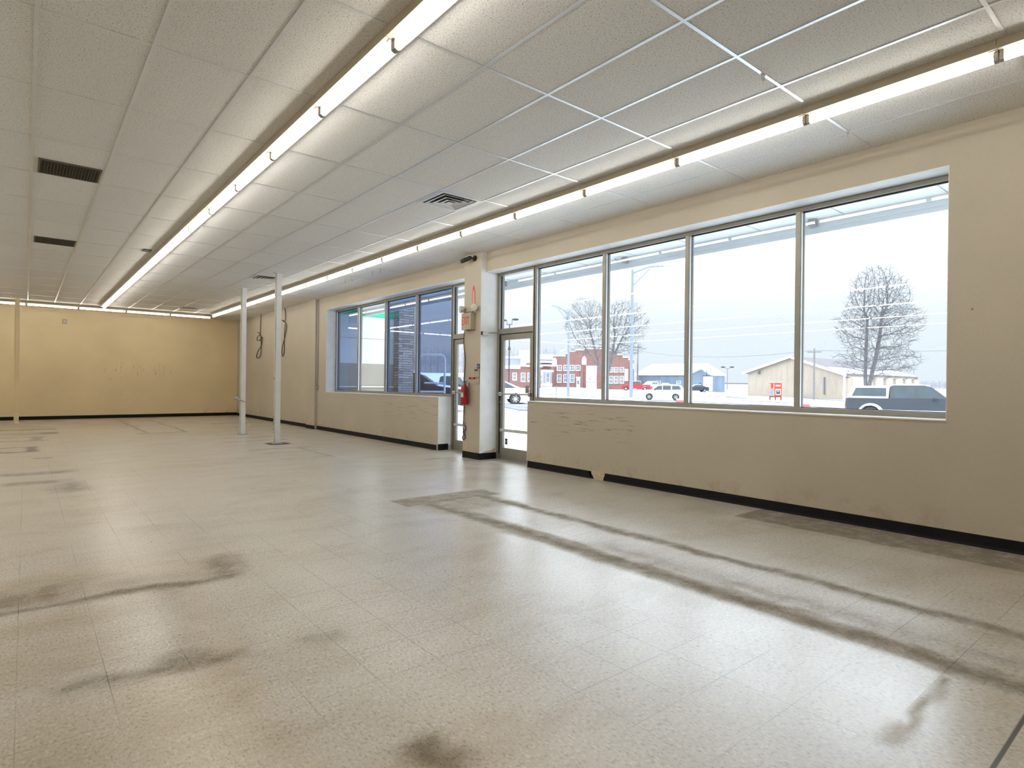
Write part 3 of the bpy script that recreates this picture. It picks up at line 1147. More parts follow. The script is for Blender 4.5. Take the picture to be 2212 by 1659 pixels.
# ================================================================== CEILING ITEMS
def return_grille(x0, y0, label):
    root = empty('return_grille', (x0, y0, H))
    w, d = 0.535, 0.52
    MB().box(0.01, w - 0.01, 0.01, d - 0.01, -0.0055, -0.001).build('recess_shade', 'dark', root)  # dark panel paints the shade of an open recess
    fr = MB()
    fr.box(0, w, 0, 0.018, -0.012, -0.001).box(0, w, d - 0.018, d, -0.012, -0.001).box(0, 0.018, 0.018, d - 0.018, -0.012, -0.001).box(w - 0.018, w, 0.018, d - 0.018, -0.012, -0.001)
    fr.build('grille_frame', 'grille', root)
    e = MB()
    for k in range(1, 20):
        x = w * k / 20
        e.box(x - 0.0016, x + 0.0016, 0.018, d - 0.018, -0.011, -0.0055)
    for k in range(1, 20):
        y = d * k / 20
        e.box(0.018, w - 0.018, y - 0.0016, y + 0.0016, -0.0105, -0.0055)
    e.build('egg_crate', 'grille', root)
    tag(root, label, 'vent', 'dark return air grilles in the ceiling')


return_grille(0.082, 7.67, 'dark square return air grille in the ceiling, nearer and larger of the two at left')
return_grille(0.085, 11.9, 'dark return air grille in the ceiling, farther and smaller of the two at left')


def diffuser(x0, y0, label):
    root = empty('ceiling_diffuser', (x0, y0, H))
    w = 0.585
    MB().box(0.05, w - 0.05, 0.05, w - 0.05, -0.004, -0.001).build('recess_shade', 'black', root)  # black panel paints the shade behind the louvers
    fr = MB()
    for a, b, z0, z1 in ((0, 0.05, -0.006, -0.001),):
        fr.box(a, w - a, a, b, z0, z1).box(a, w - a, w - b, w - a, z0, z1).box(a, b, b, w - b, z0, z1).box(w - b, w - a, b, w - b, z0, z1)
    fr.build('diffuser_frame', 'white', root, bevel=0.001)
    for a, dz in ((0.075, -0.012), (0.135, -0.018), (0.195, -0.024)):
        b = a + 0.042
        m = MB()
        for (p, q, r_, s_) in (((a, a), (w - a, a), (w - b, b), (b, b)), ((w - a, a), (w - a, w - a), (w - b, w - b), (w - b, b)),
                               ((w - a, w - a), (a, w - a), (b, w - b), (w - b, w - b)), ((a, w - a), (a, a), (b, b), (b, w - b))):
            m.prism([(p[0], p[1], dz), (q[0], q[1], dz), (r_[0], r_[1], dz + 0.008 + 0.003), (s_[0], s_[1], dz + 0.008 + 0.003)], (0, 0, 0.0015))
        m.build('louver_ring', 'white', root)
    MB().box(0.25, w - 0.25, 0.25, w - 0.25, -0.026, -0.022).build('centre_plate', 'white', root)
    tag(root, label, 'vent', 'square louvered diffusers in the ceiling')


diffuser(3.715, 5.83, 'white square louvered diffuser in the ceiling, nearest and largest of three')
diffuser(3.73, 13.0, 'white square louvered diffuser in the ceiling above the two white posts')
diffuser(3.62, 20.3, 'small looking louvered diffuser in the ceiling near the back right corner')


def hook(x, y, label):
    m = MB()
    m.box(x - 0.02, x + 0.02, y - 0.008, y + 0.008, H - 0.01, H - 0.002)
    m.tube([(x + 0.016 * math.sin(a), y, H - 0.028 - 0.016 * math.cos(a)) for a in [k * PI / 8 for k in range(17)]], 0.0045, 6)
    tag(m.build('ceiling_hook', 'offwhite', smooth=True), label, 'hook', 'plastic sign hooks on the ceiling grid')


hook(4.051, 2.145, 'beige plastic ring hook clipped to ceiling grid before the window row of lights')
hook(5.53, 2.150, 'beige plastic ring hook clipped to ceiling grid between the lights and the window wall')
tag(MB().box(1.54, 1.66, 11.8, 12.0, H - 0.012, H - 0.001).build('ceiling_plate', 'black'), 'small black rectangular plate on the ceiling left of the middle light row', 'plate')

# hanging wires near the far windows, little loops
for (x, y, lb) in ((5.35, 10.6, 'nearer'), (5.35, 11.9, 'farther')):
    m = MB()
    for dy in (0, 0.35):
        m.tube([(x, y + dy, H - 0.001), (x - 0.01, y + dy, H - 0.05), (x + 0.02, y + dy + 0.03, H - 0.085), (x + 0.03, y + dy + 0.05, H - 0.06)], 0.004, 5)
    tag(m.build('hanger_wire', 'steel'), f'thin curled hanger wires under the ceiling before the far window, {lb} pair', 'wire', 'curled hanger wires under the ceiling')

# ================================================================== POSTS
def post(x, y, label, mat='white', w=0.05):
    root = empty('steel_post', (x, y, 0))
    s = MB()
    s.box(-w, w, -w * 0.8, w * 0.8, 0.012, H - 0.001)
    s.build('shaft', mat, root, bevel=0.004)
    ch = MB()
    ch.box(-w - 0.022, -w, -0.018, 0.018, 0.02, H - 0.02)
    ch.build('raceway', 'offwhite' if mat == 'white' else mat, root)
    b = MB().box(-0.10, 0.10, -0.10, 0.10, 0.0, 0.012)
    for sx in (-1, 1):
        for sy in (-1, 1):
            b.tube([(sx * 0.08, sy * 0.08, 0.012), (sx * 0.08, sy * 0.08, 0.025)], 0.009, 6)
    b.build('base_plate', 'steel' if mat == 'white' else mat, root)
    if mat == 'white':
        MB().box(-0.10, 0.10, -0.07, 0.07, H - 0.012, H - 0.001).build('top_flange', 'white', root)
    return tag(root, label, 'post')


p1 = post(4.03, 12.53, 'white square steel post standing nearest the far window, on a dark base plate')
sl = MB()
for z0, z1 in ((0.22, 0.25), (0.28, 0.34), (0.38, 0.44), (0.5, 0.52), (0.55, 0.58), (1.32, 1.37)):
    sl.box(-0.0745, -0.0715, -0.012, 0.012, z0, z1)
tag(sl.build('slot', 'black', p1), 'black slots in the raceway')
jx = MB()
jx.prism([(-0.16, -0.14, 0.0015), (0.05, -0.22, 0.0015), (0.22, -0.12, 0.0015), (0.16, 0.1, 0.0015), (0.02, 0.16, 0.0015), (-0.2, 0.08, 0.0015)], (0, 0, 0.004))
jx.build('torn_floor_patch', 'dark', p1)
p2 = post(4.06, 15.15, 'white square steel post standing farther back, with a valve and hose loop')
v = MB()
v.tube([(-0.07, -0.05, 0.82), (-0.12, -0.05, 0.84), (-0.17, -0.06, 0.90)], 0.022, 8)
v.tube([(-0.15, -0.06, 0.86), (-0.20, -0.05, 0.88)], 0.03, 8)
v.tube([(-0.06, -0.052, 0.83), (0.05, -0.056, 0.78)], 0.012, 6)
v.build('valve', 'steel', p2, smooth=True)
hz = MB()
hz.tube([(0.055, 0, 0.36), (0.10, -0.01, 0.33), (0.15, -0.02, 0.24), (0.15, -0.02, 0.14), (0.11, -0.02, 0.08), (0.07, -0.01, 0.06)], 0.009, 6)
tag(hz.build('hose', 'offwhite', p2, smooth=True), 'short white hose loop')
p3 = post(-0.18, 21.9, 'wall coloured steel post close to the back wall at far left', 'wall_back', 0.045)
sb = MB()
for k in range(4):
    sb.box(-0.047, 0.047, -0.0385, -0.0362, 0.03 + k * 0.075, 0.065 + k * 0.075)
tag(sb.build('striped_foot', 'white', p3), 'white bands at the foot')

# ================================================================== THINGS ON THE WALLS
def cord(name, pts, r, mat, label, cat='cable', group=None, n=6):
    # smooth the path
    P = [Vector(p) for p in pts]
    out = []
    for a in range(len(P) - 1):
        p0, p1_, p2_, p3_ = P[max(a - 1, 0)], P[a], P[a + 1], P[min(a + 2, len(P) - 1)]
        for k in range(5):
            t = k / 5
            out.append(0.5 * ((2 * p1_) + (-p0 + p2_) * t + (2 * p0 - 5 * p1_ + 4 * p2_ - p3_) * t * t + (-p0 + 3 * p1_ - 3 * p2_ + p3_) * t ** 3))
    out.append(P[-1])
    o = MB().tube(out, r, n).build(name, mat, smooth=True)
    return tag(o, label, cat, group)


def onxw(px, py, x):
    r = ray(px, py)
    return CP + r * (x / r.x)


xw = W2 - 0.03
def zc(pxs):
    return [onxw(a, b, xw) for a, b in pxs]


c1 = zc([(564, 678), (563, 700), (562, 722), (560, 724), (556, 728), (556, 735), (562, 734), (566, 728), (565, 745), (558, 757), (554, 770), (557, 773), (563, 766), (564, 740), (562, 722), (556, 718)])
c1[0].z = H - 0.001
cord('hanging_cable', c1, 0.012, 'cable', 'black cable looped in a figure eight, hanging from the ceiling between the white posts', group='coiled cables hanging by the window wall')
c2 = zc([(615, 664), (617, 680), (615, 695), (609, 691), (615, 695), (619, 705), (616, 725), (611, 745), (609, 760), (611, 770), (614, 760), (614, 735), (616, 700)])
c2[0].z = H - 0.001
cord('hanging_cable', c2, 0.012, 'cable', 'black cable in one long narrow loop hanging beside the nearer white post', group='coiled cables hanging by the window wall')
# conduit with outlet box
cb = empty('conduit_box', (W2, 15.74, 1.14))
m = MB()
m.tube([(-0.016, 0, 0.05), (-0.016, 0, H - 1.14 - 0.001)], 0.012, 8)
m.build('conduit', 'steel', cb, smooth=True)
m = MB()
m.tube([(-0.001, 0, 0.0), (-0.05, 0, 0.0)], 0.058, 14)
m.build('outlet_box', 'steel', cb, bevel=0.003)
tag(cb, 'round grey outlet box on a thin conduit beside the shallow wall pilaster', 'outlet')
# fire strobe / box on the back wall
bx = empty('wall_alarm', (0.95, YB, 3.12))
MB().box(-0.06, 0.06, -0.03, -0.001, -0.07, 0.07).build('backplate', 'beige', bx, bevel=0.004)
MB().box(-0.03, 0.03, -0.045, -0.03, -0.03, 0.03).build('sounder', 'offwhite', bx, bevel=0.004)
tag(bx, 'small beige alarm box high on the back wall under the strip lights', 'alarm')

# --- on the pier (front face x = 5.948, facing -x)
XP = 5.948
ex = empty('exit_sign', (XP, 8.37, 2.36))
MB().box(-0.11, -0.001, -0.135, 0.135, -0.145, 0.145).build('body', 'beige', ex, bevel=0.006)
tm = text_mesh('exit_letters', 'EXIT', 0.20, 'redtext', ex, (-0.1115, 0.012, 0.0), FACE_NX, 0.001, sx=0.55)
tag(tm, 'red EXIT letters')
hd = MB().box(-0.09, -0.02, -0.10, 0.10, 0.145, 0.16)
hd.build('head_rail', 'black', ex)
for sy, k in ((0.20, 0), (-0.19, 1)):
    m = MB()
    m.tube([(-0.055, sy * 0.55, 0.155), (-0.06, sy * 0.9, 0.20)], 0.012, 8)
    m.build('lamp_arm', 'beige', ex)
    m = MB()
    dirv = Vector((-0.8, sy * 1.2, -0.1)).normalized()
    c = Vector((-0.06, sy, 0.225))
    m.tube([c - dirv * 0.05, c - dirv * 0.03, c + dirv * 0.035, c + dirv * 0.04], [0.03, 0.055, 0.062, 0.05], 12)
    m.build('emergency_lamp', 'offwhite', ex, smooth=True)
tag(ex, 'beige exit sign with red EXIT letters and two emergency lamps on the pier', 'exit sign')

cc = empty('security_camera', (XP, 8.27, 3.44))
MB().lathe([(0.0, 0), (0.05, 0), (0.05, 0.02), (0.0, 0.02)], 0, 0, 12).build('mount', 'black', cc)
cc.children[0].rotation_euler = (0, -PI / 2, 0)
m = MB()
m.tube([(-0.02, 0, 0), (-0.06, 0.01, 0.0), (-0.09, 0.04, 0.0)], 0.012, 8)
m.build('arm', 'black', cc)
m = MB()
a0, a1 = Vector((-0.09, -0.01, 0.005)), Vector((-0.16, 0.19, -0.05))
m.tube([a0, a0.lerp(a1, 0.1), a0.lerp(a1, 0.9), a1], [0.02, 0.036, 0.036, 0.03], 12)
m.build('camera_body', 'black', cc, smooth=True)
m = MB()
m.tube([a1, a1 + (a1 - a0).normalized() * 0.008], 0.026, 12)
m.build('lens', 'beige', cc)
tag(cc, 'black bullet security camera mounted at the top of the pier', 'camera')

# vertical fire extinguisher sign
fs = empty('extinguisher_sign', (XP, 8.30, 2.75))
MB().box(-0.004, -0.001, -0.045, 0.045, -0.17, 0.15).build('panel', 'redtext', fs)
MB().box(-0.0055, -0.004, -0.026, 0.026, -0.16, 0.14).build('white_field', 'offwhite', fs)
text_mesh('sign_letters', 'FIRE EXTINGUISHER', 0.036, 'redtext', fs, (-0.007, 0, -0.01), (PI / 2, PI / 2, -PI / 2), 0.0005)
m = MB()
m.prism([(-0.004, -0.04, -0.16), (-0.004, 0.04, -0.16), (-0.004, 0.0, -0.235)], (0.003, 0, 0))
m.build('arrow', 'redtext', fs)
m = MB()
m.prism([(-0.004, -0.022, 0.155), (-0.004, 0.022, 0.155), (-0.004, 0.028, 0.185), (-0.004, 0.008, 0.20), (-0.004, 0.018, 0.235), (-0.004, -0.012, 0.215), (-0.004, -0.028, 0.18)], (0.003, 0, 0))
m.build('flame_mark', 'redtext', fs)
tag(fs, 'narrow red vertical fire extinguisher sign with a down arrow high on the pier', 'sign')

# fire extinguisher
fe = empty('fire_extinguisher', (XP - 0.085, 8.42, 0.925))
m = MB().lathe([(0.0, 0), (0.062, 0), (0.066, 0.01), (0.066, 0.27), (0.058, 0.305), (0.035, 0.33), (0.02, 0.34), (0.02, 0.36), (0.0, 0.36)], 0, 0, 20)
m.build('cylinder', 'red', fe, smooth=True)
m = MB()
for k in range(7):
    a0_, a1_ = PI * (0.82 + 0.055 * k), PI * (0.82 + 0.055 * (k + 1))
    m.quad([(0.0675 * math.cos(a0_), 0.0675 * math.sin(a0_), 0.13), (0.0675 * math.cos(a1_), 0.0675 * math.sin(a1_), 0.13), (0.0675 * math.cos(a1_), 0.0675 * math.sin(a1_), 0.21), (0.0675 * math.cos(a0_), 0.0675 * math.sin(a0_), 0.21)])
m.build('paper_label', 'offwhite', fe)
m = MB()
m.box(-0.012, 0.012, -0.055, 0.05, 0.375, 0.385).box(-0.01, 0.01, -0.07, 0.03, 0.40, 0.408).tube([(0, 0, 0.35), (0, 0, 0.40)], 0.012, 8)
m.build('handle', 'black', fe)
m = MB()
m.tube([(0, -0.02, 0.365), (-0.03, -0.075, 0.35), (-0.04, -0.085, 0.26), (-0.04, -0.08, 0.15)], 0.009, 8)
m.build('hose', 'black', fe, smooth=True)
MB().box(0.06, 0.084, -0.02, 0.02, 0.1, 0.38).build('bracket', 'steel', fe)
MB().lathe([(0, 0), (0.014, 0), (0.014, 0.01), (0, 0.01)], -0.02, 0.0, 10, 0.36).build('gauge', 'offwhite', fe)
tag(fe, 'red fire extinguisher hanging on the pier below the exit sign', 'fire extinguisher')

# switches and small plates
def plate(name, y, z, w, h, mat, label, cat, d=0.012, part=None):
    root = empty(name, (XP, y, z))
    MB().box(-d, -0.001, -w / 2, w / 2, -h / 2, h / 2).build('plate', mat, root, bevel=0.002)
    if part:
        nm, pm, pw, ph, pz = part
        MB().box(-d - 0.006, -d, -pw / 2, pw / 2, pz - ph / 2, pz + ph / 2).build(nm, pm, root, bevel=0.001)
    tag(root, label, cat)
    return root


plate('blue_notice', 8.135, 1.585, 0.09, 0.085, 'blue', 'small square blue notice at the edge of the pier, above the plates', 'notice', 0.003, ('print', 'silver', 0.04, 0.03, 0))
plate('thermostat', 8.165, 1.475, 0.12, 0.14, 'beige', 'beige thermostat with dark display on the pier under the blue notice', 'thermostat', 0.03, ('display', 'black', 0.08, 0.025, 0.045))
plate('switch_plate', 8.15, 1.345, 0.09, 0.12, 'beige', 'beige light switch plate on the pier under the thermostat', 'switch', 0.008, ('switch_lever', 'offwhite', 0.02, 0.04, 0))
rb = plate('wall_bracket', 8.31, 1.385, 0.16, 0.03, 'redtext', 'small red strip with two dark ends on the pier above the extinguisher', 'bracket', 0.006)
for sy in (-1, 1):
    MB().box(-0.02, -0.006, sy * 0.07 - 0.012, sy * 0.07 + 0.012, -0.012, 0.012).build('clip', 'black', rb)

# sensor box with cable on the side face (y = 8.09) of the pier
sn = empty('door_sensor', (6.03, Y_P0 - 0.006, 2.145))
MB().box(-0.075, 0.05, -0.05, -0.001, -0.035, 0.035).build('body', 'offwhite', sn, bevel=0.008)
MB().box(-0.083, -0.075, -0.046, -0.005, -0.03, 0.03).build('lens', 'black', sn)
MB().tube([(0.05, -0.02, 0.0), (0.12, -0.012, 0.02), (0.2, -0.008, 0.025), (0.26, -0.01, 0.02)], 0.004, 6).build('wire', 'cable', sn, smooth=True)
tag(sn, 'small white sensor box with dark lens on the bright side of the pier', 'sensor')

# cord running down the pier edge and tangle near the floor
def pp(px, py, x=5.93):
    return onxw(px, py, x)


cord('power_cord', [pp(1003, 716), pp(1002, 745), pp(1005, 775), pp(1004, 800), pp(1002, 840), pp(1003, 880), pp(1001, 908), pp(1002, 918), pp(1006, 922), pp(1006, 928), pp(1001, 932), pp(1003, 938), pp(1005, 945), pp(1001, 950), pp(999, 944), pp(1003, 937), pp(1001, 925)], 0.007, 'cable', 'dark cord running down the left edge of the pier to a tangle near the floor')
ob = empty('cord_bracket', (XP - 0.001, 8.535, 0.55))
MB().box(-0.014, 0, -0.035, 0.035, -0.16, 0.07).build('box', 'steel', ob, bevel=0.006)
tag(ob, 'grey metal junction box low on the left edge of the pier', 'junction box')
m = MB()
m.prism([(XP - 0.004, 8.42, 0.12), (XP - 0.004, 8.575, 0.11), (XP - 0.004, 8.57, 0.30), (XP - 0.004, 8.45, 0.28)], (0.0035, 0, 0))
tag(m.build('wall_patch', 'conc'), 'rough unpainted patch low on the front of the pier', 'patch')
m = MB()
m.prism([(6.0, Y_P0 - 0.0052, 0.11), (6.27, Y_P0 - 0.0052, 0.11), (6.29, Y_P0 - 0.0052, 0.2), (6.22, Y_P0 - 0.0052, 0.155), (6.05, Y_P0 - 0.0052, 0.14)], (0, 0.001, 0))
tag(m.build('peeling_patch', 'conc'), 'flaking plaster patch at the foot of the bright side of the pier', 'patch')


# ================================================================== OUTSIDE
# ---- ground: interpolated through the feet of the things that stand on it
ctrl = []


def foot(px, py, d):
    p = at(px, py, d)
    ctrl.append(p)
    return p


G_SEDAN = foot(1062, 872, 38)
G_LAMPN = foot(1227, 870, 58)
G_LAMPF = foot(1363, 877, 42)
G_SUV = foot(1430, 864.5, 70)
G_REDP = foot(1373, 844, 118)
G_BRL = foot(1200, 836, 126)
G_BRR = foot(1368, 842, 126)
G_WING = foot(1096, 838, 112)
G_SHL = foot(1376, 841, 148)
G_SHM = foot(1491, 844, 142)
G_SHR = foot(1565, 847.5, 140)
G_TANL = foot(1616, 855, 112)
G_TANR = foot(1826, 864, 92)
G_ICE = foot(1675, 864.5, 80)
G_POLE = foot(1758, 863.5, 88)
G_TREE = foot(1870, 871, 76)
G_TREE2 = foot(1305, 853, 96)
G_PICK = foot(1972, 915, 34.5)
G_DARK = foot(888, 884, 27)
G_CART = foot(932, 900, 17)
for q in [(900, 806, 260), (1050, 806, 260), (1200, 812, 260), (1400, 832, 260), (1600, 836, 260), (1800, 838, 260), (2040, 840, 260), (2200, 842, 260), (1700, 895, 30), (1250, 905, 24), (1500, 905, 26), (1400, 858, 85), (1550, 860, 80)]:
    foot(*q)
CT = np.array([tuple(c) for c in ctrl])


def gz(x, y):
    d2 = (CT[:, 0] - x) ** 2 + (CT[:, 1] - y) ** 2 + 0.5
    w = 1.0 / d2 ** 1.6
    z = float((w * CT[:, 2]).sum() / w.sum())
    k = min(1.0, max(0.0, (x - 9.5) / 9.0))
    k = k * k * (3 - 2 * k)
    return -0.06 * (1 - k) + z * k


xs = list(np.concatenate([np.linspace(XO, 30, 22), np.linspace(31.5, 90, 34), np.linspace(94, 180, 24), np.linspace(190, 460, 16)]))
ys = list(np.concatenate([np.linspace(-120, -5, 16), np.linspace(-2, 90, 50), np.linspace(93, 160, 22), np.linspace(170, 420, 14)]))
gm = MB()
nx, ny = len(xs), len(ys)
for y in ys:
    for x in xs:
        gm.v.append((x, y, gz(x, y)))
for b_i in range(ny - 1):
    for a_i in range(nx - 1):
        n0 = b_i * nx + a_i
        gm.f.append((n0, n0 + 1, n0 + nx + 1, n0 + nx))
        gm.m.append(0)
gnd = gm.build('ground', 'ground', smooth=True)
tag(gnd, kind='structure')

def hit_ground(px, py):
    r = ray(px, py)
    k = math.hypot(r.x, r.y)
    d = 7.0
    while d < 260:
        q = CP + r * (d / k)
        if q.z <= gz(q.x, q.y):
            return q
        d += 0.15 if d < 60 else 0.5
    return None


# wheel ruts and slush showing dark through the snow
rt_m = MB()
for line, wd in ([((1091, 876), (1110, 880), (1136, 888)), 1.6], [((1088, 866), (1112, 870), (1138, 874)), 0.5],
                 [((1168, 851.5), (1230, 855), (1290, 858.5)), 0.8], [((1309, 858), (1345, 860), (1384, 862.5)), 0.9], [((1384, 865), (1430, 866.5), (1478, 868)), 1.0],
                 [((1489, 867.5), (1560, 871), (1640, 875.5), (1712, 878)), 0.55], [((1492, 855), (1535, 857), (1573, 859)), 0.9], [((1577, 856.8), (1590, 859), (1606, 861.5)), 1.6],
                 [((1735, 860), (1780, 863.5), (1829, 867.5)), 0.7], [((1600, 866), (1660, 869), (1712, 872)), 0.4], [((1736, 878), (1800, 882), (1880, 888)), 0.35]):
    P_ = [hit_ground(*q) for q in line]
    if any(q is None for q in P_):
        continue
    F_ = []
    for a_, b_ in zip(P_[:-1], P_[1:]):
        n_ = max(2, int((b_ - a_).length / 1.2))
        F_ += [a_.lerp(b_, k / n_) for k in range(n_)]
    F_.append(P_[-1])
    rg = random.Random(len(F_))
    L_, R2 = [], []
    for k, q in enumerate(F_):
        t_ = (F_[min(k + 1, len(F_) - 1)] - F_[max(k - 1, 0)])
        nn = Vector((-t_.y, t_.x, 0)).normalized() * wd * rg.uniform(0.3, 0.7) * (0.35 if k in (0, len(F_) - 1) else 1)
        for lst, sg in ((L_, 1), (R2, -1)):
            e = q + nn * sg
            lst.append((e.x, e.y, gz(e.x, e.y) + 0.06))
    for k in range(len(F_) - 1):
        rt_m.prism([L_[k], L_[k + 1], R2[k + 1], R2[k]], (0, 0, -0.2))
tag(rt_m.build('slush_ruts', 'slush', gnd), 'grey ruts of slush in the snow')

# ---- canopy along the front of the building
cn = MB()
cn.box(XO, 8.92, -8, 18.84, 3.74, 3.86)
canopy = tag(cn.build('canopy', 'soffit'), 'pale grey canopy roof over the walkway outside the windows', 'canopy')
bm_ = MB()
bm_.prism([(8.91, -8, 3.54), (8.98, -8, 3.54), (8.98, -8, 4.25), (8.92, -8, 4.25), (8.92, -8, 3.74), (8.87, -8, 3.74), (8.87, -8, 3.68), (8.89, -8, 3.68), (8.89, -8, 3.61), (8.91, -8, 3.61)], (0, 26.8, 0))
bm_.build('edge_beam', 'soffit', canopy)
sb_ = MB()
for yy in np.arange(-7.5, 17.5, 1.22):
    sb_.box(XO + 0.01, 8.85, yy, yy + 0.012, 3.735, 3.74)
sb_.build('panel_joint', 'steel', canopy)
for k_, yy in enumerate((0.35, 3.9, 7.4, 11.1)):
    q = MB()
    q.box(8.80, 8.89, yy - 0.05, yy + 0.05, 3.64, 3.74)
    q.tube([(8.80, yy, 3.69), (8.70, yy + 0.05, 3.66), (8.66, yy + 0.1, 3.70)], 0.02, 6)
    q.build('bracket', 'steel', canopy)

# ---- neighbouring wing with stone pier, seen through the far window
YW_ = 18.9
wg = empty('building_wing', (6.47, YW_, -0.1))
zsplit = 1.93 + 0.1
MB().box(0, 3.62, 0.01, 9, zsplit, 3.66).build('upper_wall', 'siding', wg)
MB().box(0, 3.62, 0.0, 9, 0, zsplit).build('lower_wall', 'sidinglow', wg)
MB().box(0, 3.62, -0.03, 9, 3.66, 4.8).build('green_band', 'green', wg)
MB().box(3.62, 4.22, -0.35, 9, 0, 5.2).build('stone_pier', 'stone', wg, uv=True)
m = MB()
m.box(0, 3.62, 0.002, 0.012, 2.88, 2.9)
m.build('wall_joint', 'silver', wg)
m = MB().box(0, 3.6, -0.09, 0.0, 1.22, 1.255)
m.build('ledge', 'trimwhite', wg)
tag(wg, 'white and tan building wing with green band and a ledgestone pier, beyond the far window', 'building')
m = MB()
rnd = random.Random(3)
for k in range(60):
    x = 6.62 + rnd.random() * 1.6
    z = -0.06 + rnd.random() * 1.1
    r_ = 0.04 + rnd.random() * 0.05
    m.tube([(x - r_, 18.5 + rnd.random() * 0.14, z), (x + r_, 18.5 + rnd.random() * 0.14, z + rnd.uniform(-.02, .02))], [r_, r_ * 0.7], 6)
tag(m.build('dark_pile', 'cargrey'), 'stacked snow dusted pieces piled against the wing wall', 'pile', kind='stuff')  # loose pieces stand for rubble and dark plants at the wall


# ---- vehicles ------------------------------------------------------
def wheel(root, x, y, r, w, side, rim='rim'):
    wr = empty('wheel', (x, y, r))
    wr.parent = root
    t = MB()
    n = 22
    prof = [(r * 0.62, -w / 2), (r * 0.93, -w / 2), (r, -w * 0.32), (r, w * 0.32), (r * 0.93, w / 2), (r * 0.62, w / 2)]
    rings = [[(a * math.cos(2 * PI * q / n), b, a * math.sin(2 * PI * q / n)) for a, b in prof] for q in range(n)]
    rings.append(rings[0])
    t.loft(rings, True, False)
    t.build('tire', 'tire', wr, smooth=True)
    h = MB()
    yo = side * w * 0.36
    h.tube([(0, yo - 0.01 * side, 0), (0, yo + 0.015 * side, 0)], r * 0.17, 10)
    for k in range(7):
        a = 2 * PI * k / 7
        ca, sa = math.cos(a), math.sin(a)
        e1, e2 = r * 0.1, r * 0.66
        wd = r * 0.065
        h.prism([(ca * e1 - sa * wd, yo, sa * e1 + ca * wd), (ca * e2 - sa * wd * 1.3, yo, sa * e2 + ca * wd * 1.3), (ca * e2 + sa * wd * 1.3, yo, sa * e2 - ca * wd * 1.3), (ca * e1 + sa * wd, yo, sa * e1 - ca * wd)], (0, 0.012 * side, 0))
    rr_ = [[(a * math.cos(2 * PI * q / n), yo + b, a * math.sin(2 * PI * q / n)) for a, b in ((r * 0.60, -0.01), (r * 0.66, -0.01), (r * 0.66, 0.012), (r * 0.60, 0.012))] for q in range(n)]
    rr_.append(rr_[0])
    h.loft(rr_, True, False)
    h.build('rim', rim, wr, smooth=False)
    d = MB().tube([(0, yo - 0.05 * side, 0), (0, yo - 0.04 * side, 0)], r * 0.62, 16)
    d.build('brake_disc', 'dark', wr)


def arch(cx, r, n=8):
    return [(cx - r * math.cos(PI * k / n), max(0.0, r * math.sin(PI * k / n))) for k in range(n + 1)]


PROFILE = {
    # x from rear (-) to front (+); metres
    'sedan': dict(L=4.7, Wd=1.82, r=0.335, ax=(-1.42, 1.38), zb=0.22,
                  top=[(2.33, 0.42), (2.35, 0.62), (2.22, 0.74), (1.35, 0.92), (0.95, 0.97), (-1.55, 1.02), (-2.05, 1.03), (-2.30, 0.97), (-2.36, 0.7), (-2.33, 0.35)],
                  gh=[(1.15, 0.94), (0.35, 1.38), (-0.15, 1.45), (-0.85, 1.42), (-1.85, 1.0)],
                  win=[[(0.92, 0.99), (0.28, 1.34), (-0.20, 1.39), (-0.24, 1.0)], [(-0.32, 1.0), (-0.29, 1.39), (-0.80, 1.37), (-1.45, 1.04)]]),
    'suv': dict(L=5.0, Wd=1.98, r=0.39, ax=(-1.50, 1.42), zb=0.3,
                top=[(2.45, 0.5), (2.50, 0.80), (2.35, 1.02), (1.25, 1.16), (0.9, 1.18), (-2.40, 1.20), (-2.50, 1.0), (-2.52, 0.5)],
                gh=[(1.25, 1.14), (0.50, 1.66), (0.1, 1.76), (-1.9, 1.76), (-2.15, 1.70), (-2.45, 1.15)],
                win=[[(1.0, 1.2), (0.46, 1.62), (0.02, 1.68), (0.0, 1.2)], [(-0.08, 1.2), (-0.06, 1.68), (-0.95, 1.68), (-0.98, 1.2)], [(-1.1, 1.22), (-1.06, 1.67), (-1.85, 1.66), (-2.1, 1.25)]]),
    'pickup': dict(L=5.7, Wd=2.0, r=0.40, ax=(-1.75, 1.85), zb=0.38,
                   top=[(2.80, 0.5), (2.84, 0.85), (2.75, 1.08), (1.25, 1.2), (-2.80, 1.18), (-2.84, 0.9), (-2.84, 0.5)],
                   gh=[(1.35, 1.17), (0.68, 1.76), (0.4, 1.84), (-0.80, 1.84), (-0.95, 1.78), (-1.0, 1.15)],
                   win=[[(1.12, 1.22), (0.66, 1.70), (0.36, 1.76), (0.15, 1.76), (0.12, 1.22)], [(0.02, 1.22), (0.04, 1.76), (-0.78, 1.76), (-0.88, 1.22)]]),
}


